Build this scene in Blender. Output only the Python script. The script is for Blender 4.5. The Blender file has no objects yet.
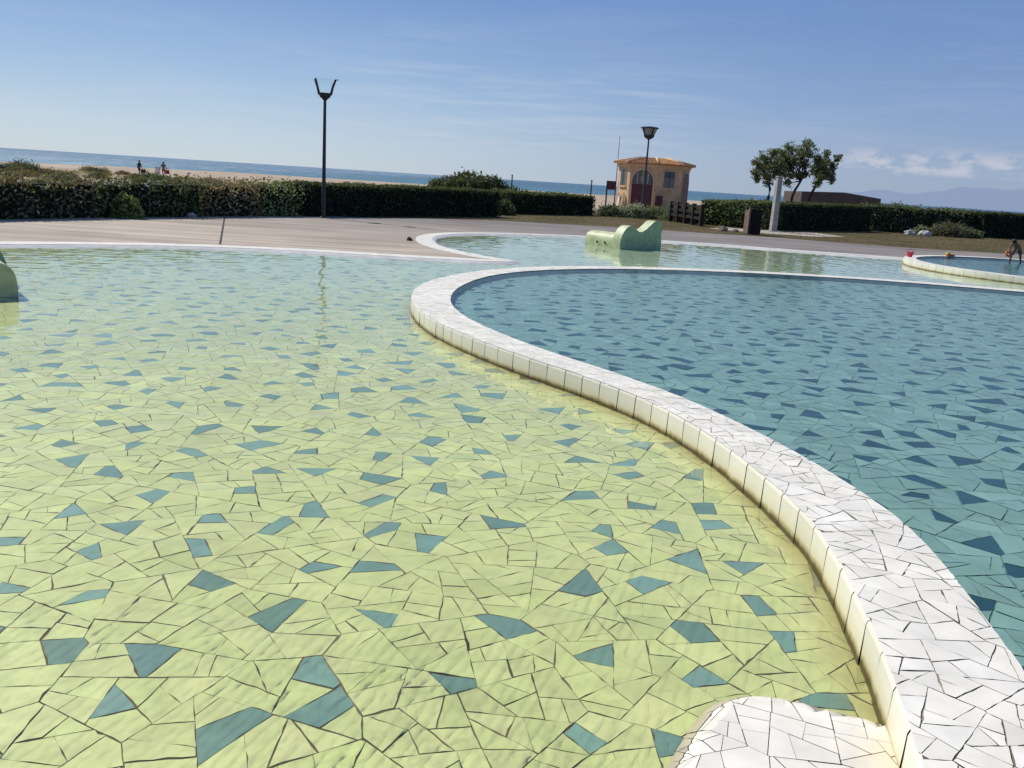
import bpy, bmesh, math, random
import numpy as np
from mathutils import Vector, Matrix, noise
from mathutils.geometry import delaunay_2d_cdt

SC = bpy.context.scene
COL = SC.collection
R = math.radians
rng = random.Random(11)
nrg = np.random.default_rng(5)

# ------------------------------------------------------------------ helpers
def link(name, me, mats=None, parent=None):
    o = bpy.data.objects.new(name, me)
    COL.objects.link(o)
    if mats is not None and me is not None:
        for m in (mats if isinstance(mats, (list, tuple)) else [mats]):
            me.materials.append(m)
    if parent is not None:
        o.parent = parent
    return o

def empty(name, loc=(0, 0, 0), rz=0.0):
    o = bpy.data.objects.new(name, None)
    COL.objects.link(o)
    o.empty_display_size = 0.2
    o.location = loc
    o.rotation_euler = (0, 0, rz)
    return o

def tag(o, label=None, cat=None, group=None, kind=None):
    if label: o['label'] = label
    if cat: o['category'] = cat
    if group: o['group'] = group
    if kind: o['kind'] = kind
    return o

def mesh_data(name, V, F, cols=None, midx=None, smooth=False):
    me = bpy.data.meshes.new(name)
    me.from_pydata([tuple(v) for v in V], [], [tuple(f) for f in F])
    if cols is not None:      # one colour per face, or per corner
        a = me.color_attributes.new('Col', 'FLOAT_COLOR', 'CORNER')
        n = len(me.loops)
        c = np.ones((n, 4), dtype=np.float32)
        cols = np.asarray(cols, dtype=np.float32)
        if len(cols) == n and len(cols) != len(F):
            c[:, :3] = cols
        else:
            cnt = np.array([len(f) for f in F])
            c[:, :3] = np.repeat(cols, cnt, axis=0)
        a.data.foreach_set('color', c.ravel())
    if midx is not None:
        me.polygons.foreach_set('material_index', np.asarray(midx, dtype=np.int32))
    if smooth:
        me.polygons.foreach_set('use_smooth', np.ones(len(me.polygons), dtype=bool))
    me.update()
    return me

def mesh_np(name, V, F, cols, midx=None):
    me = bpy.data.meshes.new(name)
    nv = len(V); nf = len(F)
    me.vertices.add(nv); me.vertices.foreach_set('co', np.asarray(V, np.float32).ravel())
    me.loops.add(nf * 4); me.loops.foreach_set('vertex_index', np.asarray(F, np.int32).ravel())
    me.polygons.add(nf); me.polygons.foreach_set('loop_start', np.arange(0, nf * 4, 4, dtype=np.int32))
    me.polygons.foreach_set('loop_total', np.full(nf, 4, np.int32))
    a = me.color_attributes.new('Col', 'FLOAT_COLOR', 'CORNER')
    c = np.ones((nf * 4, 4), np.float32); c[:, :3] = np.repeat(np.asarray(cols, np.float32), 4, axis=0)
    a.data.foreach_set('color', c.ravel())
    me.update(calc_edges=True); me.validate()
    return me

class MB:
    """collects simple shapes into one mesh"""
    def __init__(s): s.V = []; s.F = []
    def add(s, V, F):
        b = len(s.V)
        s.V += [tuple(v) for v in V]
        s.F += [tuple(i + b for i in f) for f in F]
        return s
    def box(s, c, d, rz=0.0, M=None):
        x, y, z = [k / 2 for k in d]
        P = [(-x, -y, -z), (x, -y, -z), (x, y, -z), (-x, y, -z), (-x, -y, z), (x, -y, z), (x, y, z), (-x, y, z)]
        m = Matrix.Translation(Vector(c)) @ Matrix.Rotation(rz, 4, 'Z')
        if M is not None: m = m @ M
        return s.add([m @ Vector(p) for p in P], [(0, 3, 2, 1), (4, 5, 6, 7), (0, 1, 5, 4), (1, 2, 6, 5), (2, 3, 7, 6), (3, 0, 4, 7)])
    def tube(s, pts, rad, n=10, cap=True):
        pts = [Vector(p) for p in pts]
        if not isinstance(rad, (list, tuple)): rad = [rad] * len(pts)
        rings = []
        V = []
        for i, p in enumerate(pts):
            a = pts[max(i - 1, 0)]; b = pts[min(i + 1, len(pts) - 1)]
            t = (b - a).normalized()
            q = t.to_track_quat('Z', 'Y')
            ring = []
            for k in range(n):
                an = 2 * math.pi * k / n
                ring.append(len(V)); V.append(p + q @ Vector((rad[i] * math.cos(an), rad[i] * math.sin(an), 0)))
            rings.append(ring)
        F = []
        for r0, r1 in zip(rings, rings[1:]):
            for k in range(n):
                F.append((r0[k], r0[(k + 1) % n], r1[(k + 1) % n], r1[k]))
        if cap:
            F.append(tuple(reversed(rings[0]))); F.append(tuple(rings[-1]))
        return s.add(V, F)
    def lathe(s, prof, c=(0, 0, 0), n=20):
        V = []; F = []
        for (r, z) in prof:
            for k in range(n):
                a = 2 * math.pi * k / n
                V.append((c[0] + r * math.cos(a), c[1] + r * math.sin(a), c[2] + z))
        for i in range(len(prof) - 1):
            for k in range(n):
                F.append((i * n + k, i * n + (k + 1) % n, (i + 1) * n + (k + 1) % n, (i + 1) * n + k))
        F.append(tuple(reversed(range(n)))); F.append(tuple(range((len(prof) - 1) * n, len(prof) * n)))
        return s.add(V, F)
    def sphere(s, c, r, n=10, m=7):
        if not isinstance(r, (list, tuple)): r = (r, r, r)
        V = [(c[0], c[1], c[2] - r[2])]; F = []
        for j in range(1, m):
            t = math.pi * j / m - math.pi / 2
            for k in range(n):
                a = 2 * math.pi * k / n
                V.append((c[0] + r[0] * math.cos(t) * math.cos(a), c[1] + r[1] * math.cos(t) * math.sin(a), c[2] + r[2] * math.sin(t)))
        V.append((c[0], c[1], c[2] + r[2]))
        for k in range(n):
            F.append((0, 1 + (k + 1) % n, 1 + k))
            F.append((len(V) - 1, 1 + (m - 2) * n + k, 1 + (m - 2) * n + (k + 1) % n))
        for j in range(m - 2):
            for k in range(n):
                F.append((1 + j * n + k, 1 + j * n + (k + 1) % n, 1 + (j + 1) * n + (k + 1) % n, 1 + (j + 1) * n + k))
        return s.add(V, F)
    def prism(s, poly, fn0, fn1):
        n = len(poly)
        V = [fn0(p) for p in poly] + [fn1(p) for p in poly]
        F = [tuple(range(n - 1, -1, -1)), tuple(range(n, 2 * n))]
        for k in range(n):
            F.append((k, (k + 1) % n, n + (k + 1) % n, n + k))
        return s.add(V, F)
    def build(s, name, mats, parent=None, smooth=False, bevel=0.0):
        me = mesh_data(name, s.V, s.F)
        bm = bmesh.new(); bm.from_mesh(me)
        bmesh.ops.recalc_face_normals(bm, faces=bm.faces)
        if bevel:
            es = [e for e in bm.edges if len(e.link_faces) == 2 and e.calc_face_angle(0) > 0.6]
            bmesh.ops.bevel(bm, geom=es, offset=bevel, segments=2, affect='EDGES', profile=0.6)
        bm.to_mesh(me); bm.free()
        if smooth:
            me.polygons.foreach_set('use_smooth', np.ones(len(me.polygons), dtype=bool))
            if smooth == 'auto':
                me.set_sharp_from_angle(angle=R(38))
        return link(name, me, mats, parent)

# ------------------------------------------------------------------ materials
class NT:
    def __init__(s, name):
        s.m = bpy.data.materials.new(name); s.m.use_nodes = True
        s.t = s.m.node_tree; s.t.nodes.clear()
        s.out = s.n('ShaderNodeOutputMaterial')
    def n(s, typ, **kw):
        o = s.t.nodes.new(typ)
        for k, v in kw.items(): setattr(o, k, v)
        return o
    def l(s, a, b): s.t.links.new(a, b)
    def noise(s, vec, scale, detail=4, rough=0.55, dist=0.0):
        o = s.n('ShaderNodeTexNoise'); o.inputs['Scale'].default_value = scale
        o.inputs['Detail'].default_value = detail; o.inputs['Roughness'].default_value = rough
        o.inputs['Distortion'].default_value = dist
        if vec is not None: s.l(vec, o.inputs['Vector'])
        return o
    def ramp(s, fac, stops):
        o = s.n('ShaderNodeValToRGB')
        e = o.color_ramp.elements
        while len(e) < len(stops): e.new(0.5)
        for k, (p, c) in zip(e, stops):
            k.position = p
            k.color = (c, c, c, 1) if isinstance(c, (int, float)) else (c[0], c[1], c[2], 1)
        s.l(fac, o.inputs['Fac'])
        return o
    def mix(s, fac, a, b, mode='MIX'):
        o = s.n('ShaderNodeMix', data_type='RGBA', blend_type=mode)
        for sock, v in ((o.inputs[0], fac), (o.inputs[6], a), (o.inputs[7], b)):
            if isinstance(v, (int, float)): sock.default_value = v
            elif isinstance(v, tuple): sock.default_value = (v[0], v[1], v[2], 1)
            else: s.l(v, sock)
        return o.outputs[2]
    def math(s, op, a, b=None, c=None):
        o = s.n('ShaderNodeMath', operation=op)
        for i, v in enumerate((a, b, c)):
            if v is None: continue
            if isinstance(v, (int, float)): o.inputs[i].default_value = v
            else: s.l(v, o.inputs[i])
        return o.outputs[0]
    def pos(s, scale=(1, 1, 1), rz=0.0, obj=False):
        if obj:
            src = s.n('ShaderNodeTexCoord').outputs['Object']
        else:
            src = s.n('ShaderNodeNewGeometry').outputs['Position']
        mp = s.n('ShaderNodeMapping'); mp.inputs['Scale'].default_value = scale
        mp.inputs['Rotation'].default_value = (0, 0, rz)
        s.l(src, mp.inputs['Vector'])
        return mp.outputs[0]
    def bump(s, h, strength, dist=0.02):
        o = s.n('ShaderNodeBump'); o.inputs['Strength'].default_value = strength; o.inputs['Distance'].default_value = dist
        s.l(h, o.inputs['Height']); return o.outputs[0]
    def bsdf(s, color, rough=0.6, normal=None, spec=0.5, metal=0.0):
        o = s.n('ShaderNodeBsdfPrincipled')
        if isinstance(color, tuple): o.inputs['Base Color'].default_value = (*color[:3], 1)
        else: s.l(color, o.inputs['Base Color'])
        if isinstance(rough, (int, float)): o.inputs['Roughness'].default_value = rough
        else: s.l(rough, o.inputs['Roughness'])
        o.inputs['Specular IOR Level'].default_value = spec
        o.inputs['Metallic'].default_value = metal
        if normal is not None: s.l(normal, o.inputs['Normal'])
        return o
    def done(s, sh):
        s.l(sh, s.out.inputs['Surface']); return s.m

def mat_simple(name, color, rough=0.6, var=0.25, scale=6.0, spec=0.4, metal=0.0, bump=0.15, obj=True):
    n = NT(name)
    p = n.pos(obj=obj)
    a = n.noise(p, scale, 6, 0.6)
    k = n.ramp(a.outputs[0], [(0.3, 1 - var), (0.7, 1 + var * 0.5)])
    c = n.mix(1.0, tuple(color), k.outputs[0], 'MULTIPLY')
    b = n.bsdf(c, rough, n.bump(a.outputs[0], bump, 0.01), spec, metal)
    return n.done(b.outputs[0])

def mat_vcol(name, rough=0.5, spec=0.4, dirt=0.12, scale=9.0, translucent=0.0, bump=0.05):
    n = NT(name)
    vc = n.n('ShaderNodeVertexColor', layer_name='Col')
    p = n.pos()
    a = n.noise(p, scale, 3 if dirt else 0, 0.6)
    k = n.ramp(a.outputs[0], [(0.3, 1 - dirt), (0.7, 1 + dirt * 0.4)])
    c = n.mix(1.0, vc.outputs[0], k.outputs[0], 'MULTIPLY')
    b = n.bsdf(c, rough, n.bump(a.outputs[0], bump, 0.004) if bump else None, spec)
    sh = b.outputs[0]
    if translucent:
        t = n.n('ShaderNodeBsdfTranslucent')
        c2 = n.mix(1.0, c, (1.3, 1.35, 0.6), 'MULTIPLY')
        n.l(c2, t.inputs[0])
        m = n.n('ShaderNodeMixShader'); m.inputs[0].default_value = translucent
        n.l(sh, m.inputs[1]); n.l(t.outputs[0], m.inputs[2]); sh = m.outputs[0]
    return n.done(sh)

def mat_water(name, tint, ripple, swirl=(), refl=0.9, rough=0.03):
    n = NT(name)
    p = n.pos(scale=(1, 1, 1))
    p2 = n.pos(scale=(1.0, 1.7, 1), rz=R(20))
    a = n.noise(p2, 3.0, 1, 0.5, 0.0)
    b = n.noise(p2, 11.0, 1, 0.55, 0.0)
    b2 = n.noise(p2, 34.0, 1, 0.5, 0.0)
    h = n.math('ADD', n.math('ADD', a.outputs[0], n.math('MULTIPLY', b.outputs[0], 0.40)), n.math('MULTIPLY', b2.outputs[0], 0.10))
    if swirl:
        geo = n.n('ShaderNodeNewGeometry').outputs['Position']
        fine = n.noise(p, 9.0, 1, 0.5, 1.0)
        fine2 = n.noise(p, 30.0, 1, 0.5, 0.0)
        f = n.math('ADD', fine.outputs[0], n.math('MULTIPLY', fine2.outputs[0], 0.5))
        for (x, y, r, k) in swirl:
            d = n.n('ShaderNodeVectorMath', operation='DISTANCE'); n.l(geo, d.inputs[0]); d.inputs[1].default_value = (x, y, 0)
            mk = n.math('MULTIPLY', n.math('SMOOTH_MAX', n.math('SUBTRACT', 1.0, n.math('DIVIDE', d.outputs[1], r)), 0.0, 0.2), k)
            ring = n.math('SINE', n.math('ADD', n.math('MULTIPLY', d.outputs[1], 95.0), n.math('MULTIPLY', fine.outputs[0], 9.0)))
            h = n.math('ADD', h, n.math('MULTIPLY', n.math('ADD', n.math('MULTIPLY', f, 0.35), n.math('MULTIPLY', ring, 0.20)), mk))
    nor = n.bump(h, ripple, 0.05)
    fr = n.n('ShaderNodeFresnel'); fr.inputs['IOR'].default_value = 1.33; n.l(nor, fr.inputs['Normal'])
    tr = n.n('ShaderNodeBsdfTransparent'); tr.inputs[0].default_value = (*tint, 1)
    gl = n.n('ShaderNodeBsdfGlossy'); gl.inputs['Roughness'].default_value = rough; n.l(nor, gl.inputs['Normal'])
    gl.inputs[0].default_value = (0.95, 0.97, 1.0, 1)
    m = n.n('ShaderNodeMixShader'); n.l(n.math('MULTIPLY', fr.outputs[0], refl), m.inputs[0])
    n.l(tr.outputs[0], m.inputs[1]); n.l(gl.outputs[0], m.inputs[2])
    return n.done(m.outputs[0])

M = {}
M['tile'] = mat_vcol('glazed_tile', 0.35, 0.4, 0.13, 7.0, 0, 0)
M['white_tile'] = mat_vcol('white_tile', 0.6, 0.25, 0.16, 5.0, 0, 0)
M['leaf'] = mat_vcol('leaf', 0.75, 0.15, 0.0, 1.0, 0.30, 0)
M['grout'] = mat_simple('dark_grout', (0.27, 0.21, 0.11), 0.9, 0.8, 2, 0.2, obj=False)
M['white_grout'] = mat_simple('grey_grout', (0.33, 0.28, 0.21), 0.9, 0.7, 3, 0.2, obj=False)
M['basin_wall'] = mat_simple('teal_wall', (0.24, 0.36, 0.33), 0.6, 0.3, 5, 0.3, obj=False)
M['edge_core'] = mat_simple('white_edge', (0.62, 0.60, 0.57), 0.7, 0.2, 3, 0.3, obj=False)
M['teal_grout'] = mat_simple('pale_grout', (0.17, 0.30, 0.27), 0.9, 0.5, 6, 0.2, obj=False)
M['core'] = mat_simple('hedge_core', (0.012, 0.018, 0.010), 0.9, 0.4, 4, 0.1)
M['bark'] = mat_simple('bark', (0.05, 0.04, 0.03), 0.9, 0.5, 12, 0.2)
M['black'] = mat_simple('dark_metal', (0.018, 0.02, 0.024), 0.45, 0.3, 10, 0.5, 0.3)
M['pole'] = mat_simple('lamp_pole_paint', (0.028, 0.028, 0.032), 0.45, 0.4, 8, 0.5, 0.2)
M['slide'] = mat_simple('green_paint', (0.50, 0.54, 0.30), 0.55, 0.3, 5, 0.5)
M['slide_side'] = mat_simple('green_side_paint', (0.30, 0.43, 0.255), 0.6, 0.28, 6, 0.5)
M['hole'] = mat_simple('dark_hole', (0.01, 0.012, 0.01), 0.8, 0.2)
M['stucco'] = mat_simple('ochre_stucco', (0.57, 0.395, 0.24), 0.9, 0.34, 1.5, 0.2)
M['trim'] = mat_simple('pale_stucco_trim', (0.56, 0.40, 0.25), 0.9, 0.15, 3, 0.2)
M['red'] = mat_simple('dark_red_paint', (0.075, 0.014, 0.020), 0.5, 0.3, 4, 0.4)
M['glass'] = mat_simple('window_glass', (0.035, 0.05, 0.06), 0.12, 0.3, 2, 0.6, 0, 0.02)
M['blind'] = mat_simple('pale_blind', (0.16, 0.165, 0.16), 0.7, 0.1, 3)
M['concrete'] = mat_simple('grey_concrete', (0.36, 0.34, 0.31), 0.9, 0.3, 5, 0.2)
M['wood_dark'] = mat_simple('dark_wood', (0.028, 0.020, 0.018), 0.8, 0.5, 8, 0.2)
M['wood_sunlit'] = mat_simple('sunlit_slat', (0.22, 0.16, 0.12), 0.8, 0.4, 8, 0.2)  # bin wood with the sunlight on its left side painted in
M['rock'] = mat_simple('rock', (0.24, 0.20, 0.16), 0.95, 0.5, 6, 0.2, bump=0.5)
M['pale_rock'] = mat_simple('pale_rock', (0.50, 0.48, 0.45), 0.95, 0.35, 6, 0.2, bump=0.5)
M['frost'] = mat_simple('lamp_lens', (0.34, 0.33, 0.31), 0.4, 0.15, 12)
M['roof_far'] = mat_simple('dark_roof', (0.075, 0.058, 0.05), 0.8, 0.3, 2)
M['skin_tan'] = mat_simple('skin', (0.30, 0.165, 0.105), 0.6, 0.1, 10)
M['skin_dark'] = mat_simple('tanned_skin', (0.16, 0.085, 0.055), 0.6, 0.1, 10)
M['hair'] = mat_simple('dark_hair', (0.012, 0.010, 0.009), 0.6, 0.3, 20)
M['cloth_dark'] = mat_simple('dark_cloth', (0.02, 0.026, 0.032), 0.85, 0.3, 12)
M['cloth_grey'] = mat_simple('grey_cloth', (0.075, 0.07, 0.08), 0.85, 0.3, 12)
M['cloth_red'] = mat_simple('red_cloth', (0.27, 0.03, 0.045), 0.85, 0.3, 12)
M['white_cloth'] = mat_simple('white_cloth', (0.62, 0.60, 0.58), 0.85, 0.2, 12)
M['orange'] = mat_simple('orange_plastic', (0.70, 0.13, 0.03), 0.4, 0.15, 10)
M['pinkred'] = mat_simple('pink_red_plastic', (0.62, 0.03, 0.07), 0.4, 0.15, 10)
M['lime'] = mat_simple('lime_plastic', (0.42, 0.62, 0.06), 0.4, 0.15, 10)
M['flower'] = mat_simple('white_petal', (0.62, 0.60, 0.55), 0.7, 0.1)

def roof_mat():
    n = NT('terracotta_tiles')
    p = n.pos(obj=True)
    a = n.noise(p, 3.0, 5, 0.6); b = n.noise(p, 18.0, 3, 0.6)
    c = n.ramp(a.outputs[0], [(0.25, (0.22, 0.10, 0.05)), (0.5, (0.40, 0.20, 0.09)), (0.75, (0.52, 0.33, 0.17))]).outputs[0]
    c = n.mix(1.0, c, n.ramp(b.outputs[0], [(0.3, 0.6), (0.7, 1.2)]).outputs[0], 'MULTIPLY')
    w = n.n('ShaderNodeTexWave', bands_direction='Z'); w.inputs['Scale'].default_value = 8.0; w.inputs['Distortion'].default_value = 1.0
    n.l(p, w.inputs['Vector'])
    return n.done(n.bsdf(c, 0.85, n.bump(w.outputs[1], 0.5, 0.03), 0.2).outputs[0])
M['roof'] = roof_mat()

def ridge_mat():
    n = NT('ridge_tiles'); p = n.pos(obj=True)
    a = n.noise(p, 6.0, 4, 0.6)
    c = n.ramp(a.outputs[0], [(0.3, (0.42, 0.26, 0.14)), (0.6, (0.62, 0.45, 0.28))]).outputs[0]
    return n.done(n.bsdf(c, 0.85, None, 0.2).outputs[0])
M['ridge'] = ridge_mat()

def paving_mat():
    n = NT('streaked_concrete')
    ps = n.pos(scale=(0.10, 1.5, 1), rz=R(-4))
    ps2 = n.pos(scale=(0.05, 0.55, 1), rz=R(-6))
    p = n.pos()
    a = n.noise(ps, 1.6, 6, 0.65); a2 = n.noise(ps2, 1.3, 4, 0.6); b = n.noise(p, 0.35, 4, 0.6); g = n.noise(p, 40.0, 3, 0.6)
    c = n.ramp(a.outputs[0], [(0.28, (0.30, 0.245, 0.195)), (0.45, (0.43, 0.36, 0.285)), (0.64, (0.53, 0.445, 0.35))]).outputs[0]
    k2 = n.ramp(a2.outputs[0], [(0.33, 0.72), (0.6, 1.05)]).outputs[0]
    c = n.mix(1.0, c, k2, 'MULTIPLY')
    # greyer, worn concrete towards the lawn on the far side
    geo = n.n('ShaderNodeSeparateXYZ'); n.l(n.n('ShaderNodeNewGeometry').outputs['Position'], geo.inputs[0])
    fx = n.ramp(n.math('ADD', n.math('MULTIPLY', n.math('ADD', geo.outputs[1], n.math('MULTIPLY', geo.outputs[0], 0.25)), 0.05), n.math('MULTIPLY', b.outputs[0], 0.3)), [(1.05, 0.0), (1.65, 1.0)])
    fx.color_ramp.elements[0].position = 0.0; fx.color_ramp.elements[1].position = 1.0
    mr = n.n('ShaderNodeMapRange'); mr.inputs[1].default_value = 22.0; mr.inputs[2].default_value = 33.0
    n.l(n.math('ADD', n.math('ADD', geo.outputs[1], n.math('MULTIPLY', geo.outputs[0], 0.25)), n.math('MULTIPLY', b.outputs[0], 5.0)), mr.inputs[0])
    grey = n.ramp(a.outputs[0], [(0.35, (0.14, 0.125, 0.115)), (0.6, (0.24, 0.215, 0.20))]).outputs[0]
    c = n.mix(n.math('MULTIPLY', mr.outputs[0], 0.9), c, grey)
    c = n.mix(1.0, c, n.ramp(b.outputs[0], [(0.3, 0.78), (0.7, 1.12)]).outputs[0], 'MULTIPLY')
    return n.done(n.bsdf(c, 0.9, n.bump(n.math('ADD', a.outputs[0], n.math('MULTIPLY', g.outputs[0], 0.3)), 0.4, 0.02), 0.2).outputs[0])
M['paving'] = paving_mat()

def sand_mat():
    n = NT('beach_sand'); p = n.pos()
    a = n.noise(p, 0.06, 5, 0.6); b = n.noise(p, 0.9, 5, 0.65); d = n.noise(n.pos(scale=(0.3, 1, 1)), 0.25, 4, 0.6)
    c = n.ramp(a.outputs[0], [(0.3, (0.36, 0.27, 0.19)), (0.7, (0.52, 0.42, 0.31))]).outputs[0]
    c = n.mix(1.0, c, n.ramp(b.outputs[0], [(0.3, 0.75), (0.65, 1.08)]).outputs[0], 'MULTIPLY')
    c = n.mix(1.0, c, n.ramp(d.outputs[0], [(0.35, 0.8), (0.6, 1.05)]).outputs[0], 'MULTIPLY')
    # land nearer the garden carries dry litter
    geo = n.n('ShaderNodeSeparateXYZ'); n.l(n.n('ShaderNodeNewGeometry').outputs['Position'], geo.inputs[0])
    mr = n.n('ShaderNodeMapRange'); mr.inputs[1].default_value = 70.0; mr.inputs[2].default_value = 45.0; n.l(geo.outputs[1], mr.inputs[0])
    c = n.mix(n.math('MULTIPLY', mr.outputs[0], n.ramp(b.outputs[0], [(0.35, 0.9), (0.6, 0.2)]).outputs[0]), c, (0.17, 0.135, 0.085))
    return n.done(n.bsdf(c, 0.95, n.bump(b.outputs[0], 0.6, 0.1), 0.15).outputs[0])
M['sand'] = sand_mat()

def lawn_mat():
    n = NT('dry_lawn'); p = n.pos()
    a = n.noise(p, 0.35, 6, 0.65); b = n.noise(p, 3.5, 5, 0.7)
    c = n.ramp(a.outputs[0], [(0.3, (0.15, 0.095, 0.06)), (0.48, (0.12, 0.092, 0.045)), (0.66, (0.07, 0.07, 0.03))]).outputs[0]
    c = n.mix(1.0, c, n.ramp(b.outputs[0], [(0.3, 0.55), (0.7, 1.25)]).outputs[0], 'MULTIPLY')
    return n.done(n.bsdf(c, 0.95, n.bump(b.outputs[0], 0.8, 0.05), 0.1).outputs[0])
M['lawn'] = lawn_mat()

def sea_mat():
    n = NT('sea_water')
    p = n.pos(scale=(0.35, 1, 1), rz=R(12)); q = n.pos(scale=(0.12, 1, 1))
    a = n.noise(p, 0.05, 6, 0.65); b = n.noise(q, 0.012, 5, 0.6)
    c = n.ramp(a.outputs[0], [(0.35, (0.022, 0.065, 0.11)), (0.65, (0.05, 0.13, 0.175))]).outputs[0]
    c = n.mix(n.ramp(b.outputs[0], [(0.4, 0.0), (0.7, 0.5)]).outputs[0], c, (0.085, 0.20, 0.23))
    # turquoise shallows next to the beach
    geo = n.n('ShaderNodeSeparateXYZ'); n.l(n.n('ShaderNodeNewGeometry').outputs['Position'], geo.inputs[0])
    mr = n.n('ShaderNodeMapRange'); mr.inputs[1].default_value = 700.0; mr.inputs[2].default_value = 320.0; n.l(geo.outputs[1], mr.inputs[0])
    c = n.mix(n.math('MULTIPLY', mr.outputs[0], 0.45), c, (0.10, 0.25, 0.27))
    # sun glitter and foam flecks painted into the colour off the left beach
    glint = n.noise(n.pos(scale=(0.5, 0.12, 1)), 0.30, 4, 0.75)
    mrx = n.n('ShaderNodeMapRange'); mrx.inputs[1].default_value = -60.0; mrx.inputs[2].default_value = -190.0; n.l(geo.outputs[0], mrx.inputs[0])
    c = n.mix(n.math('MULTIPLY', mrx.outputs[0], n.ramp(glint.outputs[0], [(0.5, 0.08), (0.64, 0.75)]).outputs[0]), c, (0.60, 0.66, 0.68))
    h = n.noise(p, 0.22, 6, 0.7); h2 = n.noise(p, 1.1, 3, 0.6)
    nor = n.bump(n.math('ADD', h.outputs[0], n.math('MULTIPLY', h2.outputs[0], 0.3)), 1.0, 1.6)
    return n.done(n.bsdf(c, 0.25, nor, 0.10).outputs[0])
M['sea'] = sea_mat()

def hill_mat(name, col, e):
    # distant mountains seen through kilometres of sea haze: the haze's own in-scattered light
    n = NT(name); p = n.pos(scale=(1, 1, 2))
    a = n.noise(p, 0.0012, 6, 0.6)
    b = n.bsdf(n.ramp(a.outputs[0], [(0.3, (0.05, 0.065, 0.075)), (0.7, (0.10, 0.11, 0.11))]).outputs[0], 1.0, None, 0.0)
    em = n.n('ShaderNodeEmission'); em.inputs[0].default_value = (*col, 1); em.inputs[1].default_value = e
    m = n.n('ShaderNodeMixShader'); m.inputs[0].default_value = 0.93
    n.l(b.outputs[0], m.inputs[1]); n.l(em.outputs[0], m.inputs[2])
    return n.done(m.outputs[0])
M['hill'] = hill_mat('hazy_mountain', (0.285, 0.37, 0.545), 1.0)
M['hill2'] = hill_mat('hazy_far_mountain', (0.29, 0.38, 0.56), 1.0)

def clear_glass():
    n = NT('clear_lamp_glass')
    tr = n.n('ShaderNodeBsdfTransparent'); tr.inputs[0].default_value = (0.96, 0.98, 0.985, 1)
    gl = n.n('ShaderNodeBsdfGlossy'); gl.inputs['Roughness'].default_value = 0.05
    lw = n.n('ShaderNodeLayerWeight'); lw.inputs[0].default_value = 0.25
    m = n.n('ShaderNodeMixShader'); n.l(n.math('MULTIPLY', lw.outputs[0], 0.10), m.inputs[0]); n.l(tr.outputs[0], m.inputs[1]); n.l(gl.outputs[0], m.inputs[2])
    return n.done(m.outputs[0])
M['clear'] = clear_glass()

def face_mat():
    # cream kerb facing: dark algae line just above the waterline
    n = NT('cream_facing_tile')
    vc = n.n('ShaderNodeVertexColor', layer_name='Col')
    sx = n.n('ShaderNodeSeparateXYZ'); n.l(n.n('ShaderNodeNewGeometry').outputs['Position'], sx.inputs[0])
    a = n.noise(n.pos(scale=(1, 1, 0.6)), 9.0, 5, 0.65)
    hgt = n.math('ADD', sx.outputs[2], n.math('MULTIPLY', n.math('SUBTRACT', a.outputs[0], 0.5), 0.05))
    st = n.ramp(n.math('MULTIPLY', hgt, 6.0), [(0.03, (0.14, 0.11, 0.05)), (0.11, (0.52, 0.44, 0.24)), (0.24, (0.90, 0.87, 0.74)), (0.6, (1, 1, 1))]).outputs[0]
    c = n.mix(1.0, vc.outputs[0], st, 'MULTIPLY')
    return n.done(n.bsdf(c, 0.4, n.bump(a.outputs[0], 0.1, 0.01), 0.4).outputs[0])
M['face'] = face_mat()

# ------------------------------------------------------------------ 2-D geometry helpers
def catmull(P, closed, step=0.12):
    P = [Vector((p[0], p[1])) for p in P]
    n = len(P); out = []
    segs = n if closed else n - 1
    for i in range(segs):
        if closed:
            a, b, c, d = P[i - 1], P[i], P[(i + 1) % n], P[(i + 2) % n]
        else:
            a, b, c, d = P[max(i - 1, 0)], P[i], P[i + 1], P[min(i + 2, n - 1)]
        # centripetal parameters
        t0 = 0; t1 = t0 + max((b - a).length, 1e-6) ** .5; t2 = t1 + max((c - b).length, 1e-6) ** .5; t3 = t2 + max((d - c).length, 1e-6) ** .5
        if t1 == 0 or (b - a).length < 1e-5: a = b - (c - b); t1 = (b - a).length ** .5; t2 = t1 + (c - b).length ** .5; t3 = t2 + max((d - c).length, 1e-6) ** .5
        if (d - c).length < 1e-5: d = c + (c - b); t3 = t2 + (d - c).length ** .5
        k = max(2, int((c - b).length / step))
        for j in range(k):
            t = t1 + (t2 - t1) * j / k
            A1 = a * ((t1 - t) / (t1 - t0)) + b * ((t - t0) / (t1 - t0))
            A2 = b * ((t2 - t) / (t2 - t1)) + c * ((t - t1) / (t2 - t1))
            A3 = c * ((t3 - t) / (t3 - t2)) + d * ((t - t2) / (t3 - t2))
            B1 = A1 * ((t2 - t) / (t2 - t0)) + A2 * ((t - t0) / (t2 - t0))
            B2 = A2 * ((t3 - t) / (t3 - t1)) + A3 * ((t - t1) / (t3 - t1))
            out.append(B1 * ((t2 - t) / (t2 - t1)) + B2 * ((t - t1) / (t2 - t1)))
    if not closed: out.append(P[-1])
    return out

def smooth1d(L, it, closed=True):
    for _ in range(it):
        n = len(L)
        L = [(L[i - 1] + 2 * L[i] + L[(i + 1) % n]) / 4 for i in range(n)]
    return L

def normals2d(P, closed):
    n = len(P); N = []
    for i in range(n):
        a = P[i - 1] if (closed or i) else P[0]
        b = P[(i + 1) % n] if (closed or i < n - 1) else P[-1]
        t = (b - a).normalized()
        N.append(Vector((t.y, -t.x)))        # right-hand side of travel
    return N

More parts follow.
